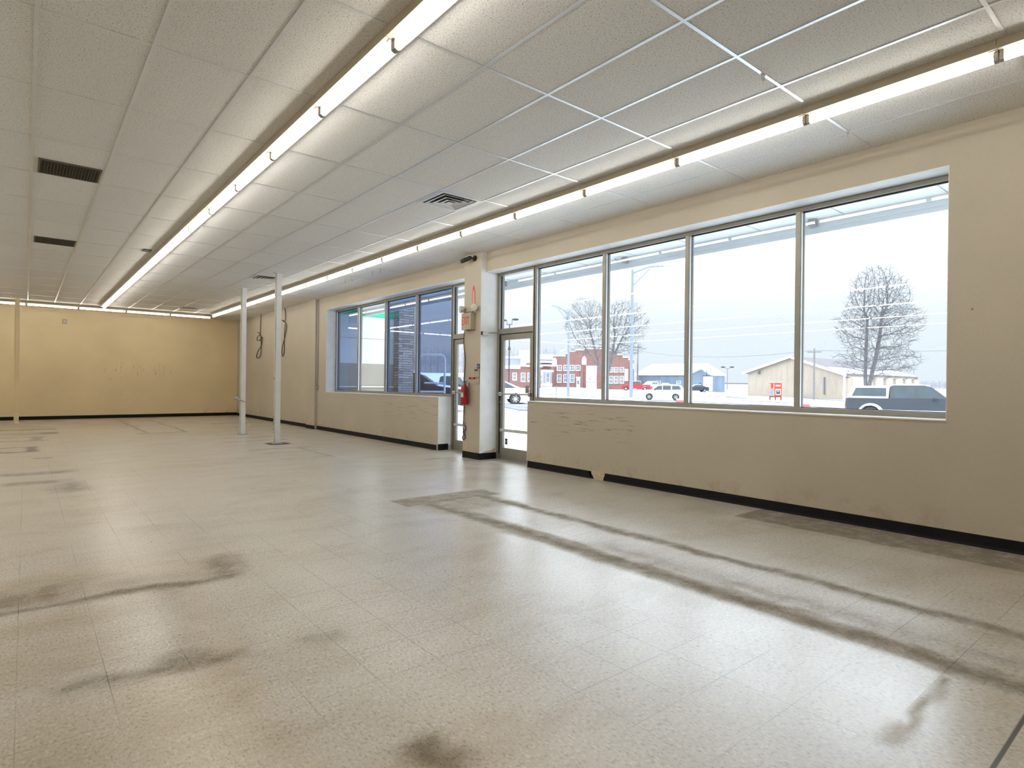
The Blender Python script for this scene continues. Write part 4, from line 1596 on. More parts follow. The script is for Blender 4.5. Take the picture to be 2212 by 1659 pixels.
def car(kind, loc, heading, paint, label, cat='car', snow=True, lower=None, cap=False, rim='rim', group=None, far=False, name='parked_car'):
    P_ = PROFILE[kind]
    root = empty(name, loc, heading)
    hw = P_['Wd'] / 2
    zb = P_['zb']
    ar = P_['r'] * 1.18
    # lower body outline incl. wheel arches
    ol = list(P_['top'])
    bot = [(-P_['L'] / 2 + 0.05, zb)]
    for cx in P_['ax']:
        for k in range(9):
            a = PI - PI * k / 8
            bot.append((cx + ar * math.cos(a), max(zb, P_['r'] + ar * math.sin(a))))
    bot.append((P_['L'] / 2 - 0.08, zb))
    poly = ol + bot
    ctr_z = 0.75

    def yw(z):
        return hw * (1.0 - 0.10 * max(0, (z - ctr_z)) ** 1.2 - 0.07 * max(0, ctr_z - z))
    b = MB()
    n = len(poly)
    for f_ in (-1.0, -0.9, 0.9, 1.0):
        for (x, z) in poly:
            shrink = 0.97 if abs(f_) == 1.0 else 1.0
            zz = z
            xx = x * shrink if abs(f_) == 1.0 else x
            b.v.append((xx, f_ * yw(z), zz))
    b.f.append(tuple(range(n)))
    b.m.append(0)
    b.f.append(tuple(3 * n + n - 1 - i for i in range(n)))
    b.m.append(0)
    for a in range(3):
        for i in range(n):
            j = (i + 1) % n
            b.f.append((a * n + i, a * n + j, (a + 1) * n + j, (a + 1) * n + i))
            b.m.append(0)
    b.build('body', paint, root, smooth=True)
    if lower:
        for s_ in (-1, 1):
            m_ = MB()
            x0, x1 = P_['ax'][0] + ar + 0.02, P_['ax'][1] - ar - 0.02
            m_.box(x0, x1, s_ * hw * 0.99 - 0.012, s_ * hw * 0.99 + 0.012, zb, 0.66)
            for cx in P_['ax']:
                pts_ = [(cx + ar * math.cos(PI * k / 12), P_['r'] + ar * math.sin(PI * k / 12)) for k in range(13)]
                po = [(cx + (ar + 0.09) * math.cos(PI * k / 12), P_['r'] + (ar + 0.09) * math.sin(PI * k / 12)) for k in range(12, -1, -1)]
                m_.prism([(x, s_ * hw * 0.985 - 0.015, z) for x, z in pts_ + po], (0, 0.04, 0))
            m_.build('lower_panel', lower, root)
    g_ = MB()
    gh = P_['gh']
    n = len(gh)
    zt = max(z for x, z in gh)
    z0 = min(z for x, z in gh)

    def gw(z):
        return hw * (0.90 - 0.20 * (z - z0) / (zt - z0))
    for s_ in (-1, 1):
        for (x, z) in gh:
            g_.v.append((x, s_ * gw(z), z))
    g_.f.append(tuple(range(n)))
    g_.f.append(tuple(2 * n - 1 - i for i in range(n)))
    g_.m += [0, 0]
    for i in range(n):
        j = (i + 1) % n
        g_.f.append((i, j, n + j, n + i))
        g_.m.append(0)
    g_.build('cabin', paint, root, bevel=0.03)
    for s_ in (-1, 1):
        for w_ in P_['win']:
            m_ = MB()
            m_.prism([(x, s_ * (gw(z) + 0.006) - 0.004, z) for x, z in w_], (0, 0.008, 0))
            m_.build('side_window', 'carglass', root)
    # windscreen and rear window
    (xa, za), (xb, zb2) = gh[0], gh[1]
    for (p, q, nm, fr0, fr1) in ((gh[0], gh[1], 'windscreen', 0.10, 0.93), (gh[-1], gh[-2], 'rear_window', 0.28, 0.9)):
        A = (p[0] + (q[0] - p[0]) * fr0, p[1] + (q[1] - p[1]) * fr0)
        B = (p[0] + (q[0] - p[0]) * fr1, p[1] + (q[1] - p[1]) * fr1)
        sg = 1 if nm == 'windscreen' else -1
        m_ = MB()
        m_.prism([(A[0] + 0.004 * sg, -gw(A[1]) * 0.93, A[1]), (A[0] + 0.004 * sg, gw(A[1]) * 0.93, A[1]), (B[0] + 0.004 * sg, gw(B[1]) * 0.93, B[1]), (B[0] + 0.004 * sg, -gw(B[1]) * 0.93, B[1])], (0.008 * sg, 0, 0.004))
        m_.build(nm, 'snow' if (snow == 'heavy') else 'carglass', root)
    for cx in P_['ax']:
        for s_ in (-1, 1):
            wheel(root, cx, s_ * (hw - 0.12), P_['r'], 0.22, s_, rim)
    if not far:
        L2 = P_['L'] / 2
        for s_ in (-1, 1):
            MB().box(L2 - 0.16, L2 - 0.04, s_ * hw * 0.78 - 0.16, s_ * hw * 0.78 + 0.16, 0.64, 0.76).build('headlight', 'silver', root, bevel=0.02)
            MB().box(-L2 - 0.0, -L2 + 0.12, s_ * hw * 0.80 - 0.14, s_ * hw * 0.80 + 0.14, 0.78, 0.93).build('tail_light', 'redtext', root, bevel=0.02)
            MB().box(0.72, 0.86, s_ * (hw + 0.07) - 0.06, s_ * (hw + 0.07) + 0.06, z0 - 0.02, z0 + 0.12).build('mirror', 'carblack', root, bevel=0.02)
        MB().box(-L2 - 0.06, -L2 + 0.08, -hw * 0.9, hw * 0.9, 0.42, 0.6).build('rear_bumper', 'silver' if kind == 'pickup' else paint, root, bevel=0.03)
    if cap:     # topper over the bed
        m_ = MB()
        x0, x1 = -2.78, -1.02
        m_.loft([[(x0, -hw * 0.93, 1.19), (x0, hw * 0.93, 1.19), (x0 + 0.25, hw * 0.76, 1.78), (x0 + 0.25, -hw * 0.76, 1.78)], [(x1, -hw * 0.93, 1.19), (x1, hw * 0.93, 1.19), (x1, hw * 0.76, 1.82), (x1, -hw * 0.76, 1.82)]])
        c_ = m_.build('bed_topper', 'carwhite', root, bevel=0.03)
        for s_ in (-1, 1):
            w_ = MB()
            def sy(z):
                return s_ * hw * (0.93 - 0.17 * (z - 1.19) / 0.62) + s_ * 0.008
            w_.prism([(-2.55, sy(1.30) - 0.006, 1.30), (-1.12, sy(1.30) - 0.006, 1.30), (-1.12, sy(1.70) - 0.006, 1.70), (-2.38, sy(1.70) - 0.006, 1.70)], (0, 0.012, 0))
            w_.build('topper_window', 'carglass', c_)
    if snow:
        m_ = MB()
        xa_ = gh[1][0] - 0.1
        xb_ = gh[-2][0] + 0.15 if kind != 'sedan' else gh[-2][0] + 0.05
        wv = gw(zt) * 0.95
        m_.loft([[(xb_, -wv, zt - 0.03), (xb_, wv, zt - 0.03), (xb_, wv * 0.9, zt + 0.03), (xb_, -wv * 0.9, zt + 0.03)],
                 [(0.5 * (xa_ + xb_), -wv, zt - 0.02), (0.5 * (xa_ + xb_), wv, zt - 0.02), (0.5 * (xa_ + xb_), wv * 0.9, zt + 0.08), (0.5 * (xa_ + xb_), -wv * 0.9, zt + 0.08)],
                 [(xa_, -wv, zt - 0.05), (xa_, wv, zt - 0.05), (xa_, wv * 0.9, zt + 0.01), (xa_, -wv * 0.9, zt + 0.01)]])
        m_.build('roof_snow', 'snow', root, smooth=True)
        h = P_['top']
        hp = [p for p in h if p[0] > gh[0][0] - 0.05 and p[1] > 0.7]
        hp = sorted(hp)
        rings = [[(x, -hw * 0.82, z - 0.02), (x, hw * 0.82, z - 0.02), (x, hw * 0.75, z + 0.07), (x, -hw * 0.75, z + 0.07)] for x, z in hp]
        if len(rings) >= 2:
            MB().loft(rings).build('hood_snow', 'snow', root, smooth=True)
    tag(root, label, cat, group)
    return root


def heading_of(px, extra=0.0):
    """heading that shows a vehicle side-on from the room, front to the left in the photo"""
    r = ray(px, 830)
    a = math.atan2(r.y, r.x)      # direction of sight
    return a + PI / 2 + extra


def drop(p):
    return Vector((p.x, p.y, gz(p.x, p.y)))


car('sedan', drop(G_SEDAN), heading_of(1062, 0.10), 'carwhite', 'white sedan parked outside the near glass door, partly hidden by the pier', snow=True)
car('suv', drop(G_SUV), heading_of(1430), 'carwhite', 'white sport utility vehicle on the road in the second pane of the big window', cat='car', snow=True, rim='steel')
car('pickup', drop(G_PICK), heading_of(1972, PI + 0.05), 'cargrey', 'dark pickup truck with white lower panels and white bed topper at right', cat='truck', lower='carwhite', cap=True, name='pickup_truck')
car('pickup', drop(G_REDP), heading_of(1373), 'carred', 'red pickup truck parked before the brick building, snow on its roof', cat='truck', far=True, name='pickup_truck')
for (px, py, d, lb, pt, kd, ex_) in [
    (1404, 841.5, 127, 'snow covered white vehicle parked just right of the red pickup', 'carwhite', 'suv', 1.15),
    (1436, 842, 124, 'snow covered pale car behind the white sport utility vehicle, before the shed', 'silver', 'sedan', 1.2),
    (1503, 848.5, 122, 'blue grey car with thick snow parked at the corner of the blue shed', 'cargrey', 'sedan', 0.35),
]:
    p = at(px, py, d)
    p.z = gz(p.x, p.y)
    car(kd, p, heading_of(px, ex_), pt, lb, snow='heavy', far=True)
car('suv', drop(G_DARK), heading_of(888, PI - 0.12), 'carblack', 'black snow dusted vehicle close outside the far window, behind the white rail', snow=True)
p = at(1000, 858, 40)
p.z = gz(p.x, p.y)
p = at(985, 858, 44)
p.z = gz(p.x, p.y)
car('pickup', p, heading_of(985, 2.6), 'cargrey', 'dark grey truck standing behind the black vehicle outside the far window', cat='truck', snow=True, name='pickup_truck')

# unidentified red tops just above the sill, given made-up box bodies
for (px, py, d, w_, lb) in [(1469, 864, 30, 0.50, 'low maroon box capped with snow just above the sill beside the second mullion from right'), (1740, 873, 24, 0.42, 'low rounded maroon object just above the sill in the rightmost pane')]:
    t_ = at(px, py, d)
    z0 = gz(t_.x, t_.y)
    hh = t_.z - z0
    rt_ = empty('maroon_object', (t_.x, t_.y, z0), heading_of(px))
    m = MB()
    m.loft([[(x, y, z) for x, y in ((-w_ / 2, -0.2), (w_ / 2, -0.2), (w_ / 2, 0.2), (-w_ / 2, 0.2))] for z in (0, hh * 0.7)] + [[(x * 0.7, y * 0.7, hh) for x, y in ((-w_ / 2, -0.2), (w_ / 2, -0.2), (w_ / 2, 0.2), (-w_ / 2, 0.2))]])
    m.build('object_body', 'cardarkred', rt_, bevel=0.06, mod_seg=3)
    MB().box(-w_ * 0.36, w_ * 0.36, -0.15, 0.15, hh - 0.01, hh + 0.06).build('snow_cap', 'snow', rt_, bevel=0.03)
    tag(rt_, lb, 'bin')

# ---- cart rail in front of the far window
ct = empty('cart_rail', drop(G_CART), heading_of(932))
px2m = 17 / FPX / math.cos(math.radians(7))
hwid = 27 * px2m
ztop = at(932, 766, 17).z - drop(G_CART).z
m = MB()
rr = 0.12
m.tube([(-hwid, 0, 0), (-hwid, 0, ztop - rr), (-hwid + rr * 0.3, 0, ztop - rr * 0.3), (-hwid + rr, 0, ztop), (hwid - rr, 0, ztop), (hwid - rr * 0.3, 0, ztop - rr * 0.3), (hwid, 0, ztop - rr), (hwid, 0, 0)], 0.03, 8)
m.build('hoop', 'trimwhite', ct, smooth=True)
m = MB()
zr = at(932, 846, 17).z - drop(G_CART).z
m.tube([(-hwid, 0, zr), (hwid, 0, zr)], 0.025, 8).tube([(-hwid, 0, zr + 0.25), (hwid * 0.6, 0, zr + 0.25)], 0.02, 8)
m.build('cross_rail', 'trimwhite', ct, smooth=True)
tag(ct, 'white tubular steel hoop rail outside the dark pane of the far window', 'rail')


# ---- lamp poles ----------------------------------------------------
def lamp_pole(base, ztop, r0_, arm, label, mat='poleblue', double=False, stub=True):
    root = empty('street_lamp', base)
    h = ztop - base.z
    m_ = MB()
    m_.tube([(0, 0, 0.0), (0, 0, h)], [r0_, r0_ * 0.6], 12)
    m_.build('pole', mat, root, smooth=True)
    MB().tube([(0, 0, 0), (0, 0, 0.5), (0, 0, 0.62)], [r0_ * 2.0, r0_ * 1.9, r0_ * 1.3], 8).build('base', 'steel', root)
    for (v_, z1) in arm:
        a = MB()
        A = Vector((0, 0, h - 0.25))
        Bp = Vector((v_.x, v_.y, z1 - base.z))
        mid = A.lerp(Bp, 0.5) + Vector((0, 0, 0.18))
        if double:
            q0 = Vector((Bp.x * 0.75, Bp.y * 0.75, h - 0.05))
            a.tube([Vector((0, 0, h - 0.05)), q0], 0.05, 4)
            a.tube([q0 - Vector((0, 0, 0.05)), Vector((q0.x, q0.y, Bp.z + 0.02))], 0.05, 4)
        else:
            a.tube([A, mid, Bp], 0.055, 6)
        if not double:
            a.tube([A - Vector((0, 0, 0.9)), A.lerp(Bp, 0.55) + Vector((0, 0, 0.05))], 0.035, 6)
        a.build('arm', mat, root, smooth=True)
        d_ = Vector((v_.x, v_.y, 0)).normalized()
        e = Bp
        hd_ = MB().tube([e - d_ * 0.1, e + d_ * 0.1, e + d_ * 0.55, e + d_ * 0.8], [0.05, 0.14, 0.15, 0.05], 8)
        hd_.build('lamp_head', 'steel' if not double else 'black', root, smooth=True)
    tag(root, label, 'street lamp')
    return root


def side_vec(px, m):
    """horizontal vector of m metres to the right of the line of sight"""
    r = ray(px, 830)
    r.z = 0
    r.normalize()
    return Vector((r.y, -r.x, 0)) * m


b = drop(G_LAMPN)
zt_ = at(1226, 672, 58).z
zt2 = at(1180, 658, 58).z
lamp_pole(b, zt_, 0.14, [(side_vec(1226, -45 * 58 / FPX * 0.98), zt2)], 'tall pale street lamp with its arm to the left, right of the near door')
b = drop(G_LAMPF)
zt_ = at(1365, 583, 42).z
zt2 = at(1436, 574, 42).z
lamp_pole(b, zt_, 0.13, [(side_vec(1366, 68 * 42 / FPX * 0.96), zt2)], 'tallest pale street lamp, arm to the right, before the wide bare tree')
# twin headed dark lamp over the near door
b = at(1099, 846, 80)
b.z = gz(b.x, b.y)
zt_ = at(1099, 700, 80).z
lp_ = lamp_pole(b, zt_, 0.12, [(side_vec(1099, -0.5), at(1093, 692, 80).z), (side_vec(1099, 0.45), at(1104, 690, 80).z)], 'dark twin headed parking lot lamp seen above the near door', 'cargrey', True)
m = MB()
zc0, zc1 = at(1098, 756, 80).z - b.z, at(1098, 745, 80).z - b.z
m.tube([(0, 0, zc0), (0, 0, zc1)], [0.22, 0.05], 8)
m.build('cone_shade', 'black', lp_)
# small Y-shaped pole lamp between shed and tan building
b = at(1571, 846, 135)
b.z = gz(b.x, b.y)
lamp_pole(b, at(1572, 796, 135).z, 0.12, [(side_vec(1571, -0.55), at(1567, 793, 135).z), (side_vec(1571, 0.55), at(1577, 793, 135).z)], 'dark twin lamp pole between the blue shed and the tan building', 'wood', True)


# ---- utility poles and wires -----------------------------------------
def utility_pole(base, ztop, label, r_=0.15):
    root = empty('utility_pole', base)
    h = ztop - base.z
    MB().tube([(0, 0, 0), (0, 0, h)], [r_, r_ * 0.75], 10).build('pole', 'wood', root, smooth=True)
    sv = side_vec(1758, 1.0).normalized()
    m_ = MB()
    a = Vector((0, 0, h - 0.45))
    m_.tube([a - sv * 0.85, a + sv * 0.85], 0.07, 4)
    m_.build('crossarm', 'wood', root)
    for k in (-0.78, 0, 0.78):
        q_ = a + sv * k + (Vector((0, 0, 0.45)) if k == 0 else Vector((0, 0, 0)))
        MB().tube([q_, q_ + Vector((0, 0, 0.25))], [0.05, 0.07], 8).build('insulator', 'steel', root)
    tag(root, label, 'utility pole')
    return root


b = drop(G_POLE)
utility_pole(b, at(1758, 753, 88).z, 'dark wooden utility pole with crossarm in front of the tan building')
b2 = at(1377, 845, 132)
b2.z = gz(b2.x, b2.y)
utility_pole(b2, at(1379, 745, 132).z, 'wooden utility pole beside the right end of the brick building', 0.17)
m = MB()
A = at(1381, 758, 131)
Bq = at(1756, 757, 87)
pts = []
for k in range(13):
    t = k / 12
    q_ = A.lerp(Bq, t)
    q_.z -= 2.4 * 4 * t * (1 - t) * 0.45
    pts.append(q_)
m.tube(pts, 0.035, 4)
tag(m.build('overhead_wire', 'wood'), 'thin overhead wire running between the two utility poles', 'wire')
m = MB()
A, Bq = at(1761, 757, 87), at(2075, 757, 87)
m.tube([A, at(1920, 760, 87), Bq], 0.03, 4)
tag(m.build('overhead_wire', 'wood'), 'thin overhead wire going right from the pole past the big bare tree', 'wire')


# ---- buildings --------------------------------------------------------
class Facade:
    """a vertical plane through two ground points; u along it, z up"""
    def __init__(s, P0, P1):
        s.P0, s.P1 = Vector(P0), Vector(P1)
        s.t = (s.P1 - s.P0)
        s.t.z = 0
        s.len = s.t.length
        s.t.normalize()
        s.n = Vector((s.t.y, -s.t.x, 0))     # towards the viewer or away
        if s.n.dot(CP - s.P0) < 0:
            s.n = -s.n

    def uz(s, px, py):
        q = onplane(px, py, s.P0, s.P1)
        return ((q - s.P0).dot(s.t), q.z)

    def pt(s, u, z, off=0.0):
        q = s.P0 + s.t * u + s.n * off
        q.z = z
        return q

    def poly(s, mb, uzs, depth, off=0.0):
        mb.prism([s.pt(u, z, off) for u, z in uzs], -s.n * depth)
        return mb

    def rect(s, mb, u0, u1, z0, z1, off, depth):
        return s.poly(mb, [(u0, z0), (u1, z0), (u1, z1), (u0, z1)], depth, off)

    def prect(s, mb, x0, y0, x1, y1, off, depth):
        a, b = s.uz((x0 + x1) / 2, y0)[1], s.uz((x0 + x1) / 2, y1)[1]
        u0, u1 = s.uz(x0, (y0 + y1) / 2)[0], s.uz(x1, (y0 + y1) / 2)[0]
        return s.rect(mb, u0, u1, b, a, off, depth)


def windows(F, root, rects, framew=0.14):
    for (x0, y0, x1, y1) in rects:
        u0, u1 = F.uz(x0, y0)[0], F.uz(x1, y0)[0]
        z1, z0 = F.uz((x0 + x1) / 2, y0)[1], F.uz((x0 + x1) / 2, y1)[1]
        m_ = MB()
        F.rect(m_, u0 - framew, u1 + framew, z0 - framew * 1.2, z0, 0.14, 0.16)
        F.rect(m_, u0 - framew, u0, z0, z1, 0.06, 0.08)
        F.rect(m_, u1, u1 + framew, z0, z1, 0.06, 0.08)
        F.rect(m_, u0 - framew, u1 + framew, z1, z1 + framew * 0.6, 0.06, 0.08)
        zm = (z0 + z1) / 2
        um = (u0 + u1) / 2
        F.rect(m_, u0, u1, zm - 0.03, zm + 0.03, 0.045, 0.06)
        F.rect(m_, um - 0.025, um + 0.025, z0, z1, 0.045, 0.06)
        w_ = m_.build('window', 'trimwhite', root)
        F.rect(MB(), 0, 0, 0, 0, 0, 0)
        g2 = MB()
        F.rect(g2, u0, u1, z0, z1, 0.02, 0.05)
        g2.build('pane', 'winglass', w_)


# brick building with stepped parapet
F1 = Facade(G_BRL, G_BRR)
br = empty('brick_building')
steps = [(1195, 769), (1222, 769), (1222, 764), (1230, 764), (1230, 759.5), (1244, 759.5), (1244, 756), (1262, 756), (1262, 753.5), (1300, 754), (1300, 757), (1320, 757.5), (1320, 761), (1333, 762), (1333, 766.5), (1345, 767), (1345, 772), (1357, 773), (1357, 777.5), (1369.5, 778)]
zb_ = min(G_BRL.z, G_BRR.z) - 0.5
poly = [F1.uz(x, y) for x, y in steps]
poly = [(poly[0][0], zb_)] + poly + [(poly[-1][0], zb_)]
m = MB()
F1.poly(m, poly, 0.5)
m.build('front_wall', 'brick', br, uv=True)
m = MB()
zt_ = F1.uz(1200, 772)[1]
F1.rect(m, poly[0][0] + 0.1, poly[-1][0] - 0.1, zb_, F1.uz(1360, 781)[1], -0.5, 22)
m.build('rear_walls', 'brick', br, uv=True)
m = MB()
F1.poly(m, [F1.uz(1200, 778), F1.uz(1283, 758), F1.uz(1366, 782)], 21, -0.55)
m.build('snowy_roof', 'snow', br)
m = MB()
for a, b in zip(steps[0::2], steps[1::2]):
    u0, z0_ = F1.uz(*a)
    u1, z1_ = F1.uz(*b)
    F1.rect(m, u0, u1, z0_ - 0.05, z0_ + 0.12, 0.08, 0.66)
m.build('parapet_cap', 'trimwhite', br)
for (x0, x1, yt, yb_) in ((1194, 1203, 772, 788), (1257, 1267, 768.5, 788), (1309, 1316, 771, 790), (1364, 1369, 782, 797)):
    u0, u1 = F1.uz(x0, yt)[0], F1.uz(x1, yt)[0]
    z1_, z0_ = F1.uz((x0 + x1) / 2, yt)[1], F1.uz((x0 + x1) / 2, yb_)[1]
    um = (u0 + u1) / 2
    hz_ = z0_ + (z1_ - z0_) * 0.55
    m = MB()
    F1.poly(m, [(u0, z0_), (u1, z0_), (u1, hz_), (u0 + (u1 - u0) * 0.85, z0_ + (z1_ - z0_) * 0.8), (um, z1_), (u0 + (u1 - u0) * 0.15, z0_ + (z1_ - z0_) * 0.8), (u0, hz_)], 0.2, 0.12)
    m.build('blind_arch', 'trimwhite', br)
rows = []
for x in (1204.5, 1218.5, 1232.5, 1245):
    rows.append((x, 789.5, x + 7.5, 799.5))
for x in (1204.5, 1218.5, 1232.5):
    rows.append((x, 809, x + 7, 825))
for x in (1317, 1328, 1340):
    rows.append((x, 794, x + 6.5, 803))
    rows.append((x, 813, x + 6.5, 827))
windows(F1, br, rows)
m = MB()
F1.prect(m, 1244, 814, 1254, 817, 0.5, 0.6)
F1.prect(m, 1245, 817, 1253.5, 841, 0.15, 0.2)
dr_ = m.build('entry_door', 'trimwhite', br)
m = MB()
F1.prect(m, 1247, 822, 1251, 830, 0.17, 0.03)
m.build('door_window', 'winglass', dr_)
m = MB()
F1.prect(m, 1266, 790, 1289, 832, 0.25, 0.3)
F1.prect(m, 1266, 832, 1289, 842, 0.3, 0.3)
bd_ = m.build('loading_door', 'trimwhite', br)
m = MB()
for (x, y) in ((1274, 819), (1268, 825.5), (1274, 825.5), (1283, 825.5)):
    F1.prect(m, x - 1.6, y - 1, x + 1.6, y + 1, 0.28, 0.05)
m.build('door_window', 'winglass', bd_)
m = MB()
F1.prect(m, 1349, 797, 1357, 823, 0.25, 0.3)
m.build('white_panel', 'trimwhite', br)
for x in (1192.5, 1253.5, 1303, 1360):
    m = MB()
    F1.prect(m, x, 790, x + 6, 842, 0.3, 0.35)
    m.build('buttress', 'brick', br, uv=True)
m = MB()
F1.rect(m, F1.uz(1200, 769)[0], F1.uz(1200, 769)[0] + 0.2, F1.uz(1200, 776)[1], F1.uz(1200, 764)[1], -4, 0.3)
u_, z_ = F1.uz(1210, 765)
p0_ = F1.pt(u_, z_, -6)
m.tube([p0_ - Vector((0, 0, 1.0)), p0_ + Vector((0, 0, 0.4)), p0_ + Vector((0, 0, 0.9)) + F1.t * 0.25, p0_ + Vector((0, 0, 1.05)) + F1.t * 0.9], 0.55, 10)
m.build('vent_hood', 'silver', br, smooth=True)
for o_c in list(br.children):
    pass
tag(br, 'two storey red brick building with stepped parapet and white window frames', 'building')

# low brick wing in the door glass
GW2 = at(1180, 838, 116)
F2 = Facade(G_WING, GW2)
lw = empty('low_brick_building')
m = MB()
F2.prect(m, 1075, 795, 1168, 845, 0, 12)
m.build('wall', 'brick', lw, uv=True)
m = MB()
F2.prect(m, 1075, 793.5, 1121, 796.5, 0.4, 12.5)
F2.prect(m, 1121, 789, 1170, 792.5, 0.4, 12.5)
F2.prect(m, 1118, 792, 1122, 797, 0.4, 12.5)
m.build('snowy_cornice', 'snow', lw)
m = MB()
F2.prect(m, 1121, 792.5, 1168, 796, 0.02, 11.5)
m.build('parapet', 'brick', lw, uv=True)
windows(F2, lw, [(1108.5, 806, 1114.5, 820), (1126.5, 806, 1133, 823), (1141, 806, 1147, 823), (1155, 806, 1161, 823)], 0.16)
tag(lw, 'low brick building with snowy cornice and tall white windows, seen through the near door', 'building')
GP0, GP1 = at(1166, 834, 119), at(1194, 834, 122)
F3 = Facade(GP0, GP1)
pr = empty('white_porch')
m = MB()
F3.prect(m, 1168, 781, 1192, 784, 1.2, 4)
F3.prect(m, 1166, 788, 1192, 791, 1.4, 4)
F3.prect(m, 1166, 799, 1188, 803, 1.0, 2)
m.build('snowy_roof', 'snow', pr)
m = MB()
F3.prect(m, 1168, 784, 1192, 799, 0, 4)
m.build('upper_wall', 'brick', pr, uv=True)
m = MB()
F3.prect(m, 1165, 803, 1173, 834, 0, 3)
F3.prect(m, 1174, 828, 1192, 834, 0.1, 3)
m.build('lower_wall', 'trimwhite', pr)
windows(F3, pr, [(1167.5, 811, 1170.5, 818), (1167.5, 821, 1170.5, 829), (1180, 806, 1186, 825)], 0.15)
tag(pr, 'small white fronted porch addition at the left side of the brick building', 'building')
# snow covered flat roofs behind
F4 = Facade(at(1070, 800, 150), at(1200, 800, 155))
ho = empty('flat_roofed_hall')
m = MB()
F4.prect(m, 1060, 774, 1198, 835, 0, 20)
m.build('hall_wall', 'silver', ho)
m = MB()
F4.prect(m, 1058, 771, 1200, 775, 0.4, 22)
F4.prect(m, 1150, 765, 1200, 771, -1, 18)
m.build('roof_snow', 'snow', ho)
m = MB()
F4.prect(m, 1124, 758, 1148, 788, 3, 4)
m.build('roof_tank', 'trimwhite', ho)
tag(ho, 'long snow covered flat roofed hall with a white roof tank behind the low brick building', 'building')

# blue grey metal shed: gable front + long side
F5 = Facade(G_SHM, G_SHR)
F6 = Facade(G_SHL, G_SHM)
sh = empty('metal_shed')
zg = -1.5
m = MB()
gp = [F5.uz(1491, 811), F5.uz(1531, 789), F5.uz(1565, 811.5)]
F5.poly(m, [(gp[0][0], zg), (gp[2][0], zg), gp[2], gp[1], gp[0]], 0.3)
m.build('gable_wall', 'shedblue', sh, uv=True)
m = MB()
ze = F6.uz(1430, 809.5)[1]
F6.rect(m, 0, F6.len + 0.2, zg, ze, 0, 0.3)
m.build('side_wall', 'shedblue', sh, uv=True)
# roof: two slopes from the gable going back along the side wall direction
apex = F5.pt(*gp[1])
eL = F5.pt(gp[0][0] - 0.3, gp[0][1] + 0.05, 0.4)
eR = F5.pt(gp[2][0] + 0.4, gp[2][1] - 0.05, 0.4)
back = (G_SHL - G_SHM)
back.z = 0
back = back * 1.02
apx = F5.pt(gp[1][0], gp[1][1] + 0.15, 0.4)
m = MB()
m.prism([eL, apx, apx + back, eL + back], (0, 0, 0.25))
m.prism([apx, eR, eR + back, apx + back], (0, 0, 0.25))
m.build('snowy_roof', 'snow', sh)
m = MB()
F5.prect(m, 1519.5, 813, 1539.5, 845, 0.12, 0.12)
m.build('sliding_door', 'trimwhite', sh)
m = MB()
F5.prect(m, 1510, 827, 1514.5, 845, 0.1, 0.1)
m.build('green_door', 'doorgreen', sh)
m = MB()
F5.prect(m, 1518.3, 811.5, 1540.5, 813, 0.15, 0.15)
F5.prect(m, 1526, 790, 1527.2, 811, 0.08, 0.08)
m.build('seam_strip', 'cargrey', sh)
windows(F6, sh, [(1378, 823, 1384, 828), (1418, 823, 1426, 828), (1462, 823, 1470, 828)], 0.1)
m = MB()
u_, z_ = F6.uz(1420, 790)
for k in range(4):
    p0_ = F6.pt(u_ + k * 1.1, z_, -7)
    m.tube([p0_ - Vector((0, 0, 1.5)), p0_ + Vector((0, 0, 0.5))], 0.3, 8)
m.build('roof_vents', 'silver', sh)
tag(sh, 'blue grey sheet metal shed with snowy gable roof and white sliding door', 'building')
F7 = Facade(at(1562, 849, 150), at(1622, 850, 150))
m = MB()
F7.prect(m, 1564, 829, 1620, 852, 0, 12)
an = m.build('white_annex', 'trimwhite')
m = MB()
F7.prect(m, 1563, 827.5, 1621, 829.5, 0.3, 12.5)
m.build('eave', 'tanroof', an)
tag(an, 'low white wall building between the blue shed and the tan building', 'building')

# tan building
F8 = Facade(G_TANL, G_TANR)
tb = empty('tan_building')
m = MB()
gq = [F8.uz(1616, 803), F8.uz(1713, 773), F8.uz(1826, 808)]
zg = -1.6
F8.poly(m, [(gq[0][0], zg), (gq[2][0], zg), gq[2], gq[1], gq[0]], 0.3)
m.build('gable_wall', 'tan', tb, uv=True)
side0 = Vector(G_TANR)
side1 = at(1979, 862, 118)
F9 = Facade(side0, side1)
m = MB()
zs = F9.uz(1838, 809)[1]
F9.rect(m, 0, F9.len, zg, zs, 0, 0.3)
m.build('side_wall', 'trimwhite', tb)
m = MB()
for x in (1826, 1868, 1885, 1908, 1929, 1950, 1969):
    F9.prect(m, x, 816, x + (11 if x in (1826, 1969) else 4.5), 868, 0.35, 0.35)
F9.prect(m, 1826, 812, 1979, 817, 0.35, 0.35)
m.build('side_pillars', 'tan', tb, uv=True)
m = MB()
F9.prect(m, 1829.5, 841, 1833.5, 864, 0.4, 0.1)
m.build('side_door', 'trimwhite', tb)
bk = side1 - side0
bk.z = 0
ap = F8.pt(gq[1][0], gq[1][1] + 0.1, 0.5)
l_ = F8.pt(gq[0][0] - 1.0, gq[0][1] - 0.3, 0.5)
r_ = F8.pt(gq[2][0] + 0.9, gq[2][1] - 0.2, 0.5)
m = MB()
m.prism([l_, ap, ap + bk, l_ + bk], (0, 0, 0.2))
m.prism([ap, r_, r_ + bk, ap + bk], (0, 0, 0.2))
m.build('roof', 'tanroof', tb)
m = MB()
m.prism([l_ + Vector((0, 0, .2)), ap + Vector((0, 0, .2)), ap + Vector((0, 0, -.15)), l_ + Vector((0, 0, -.15))], F8.n * 0.08)
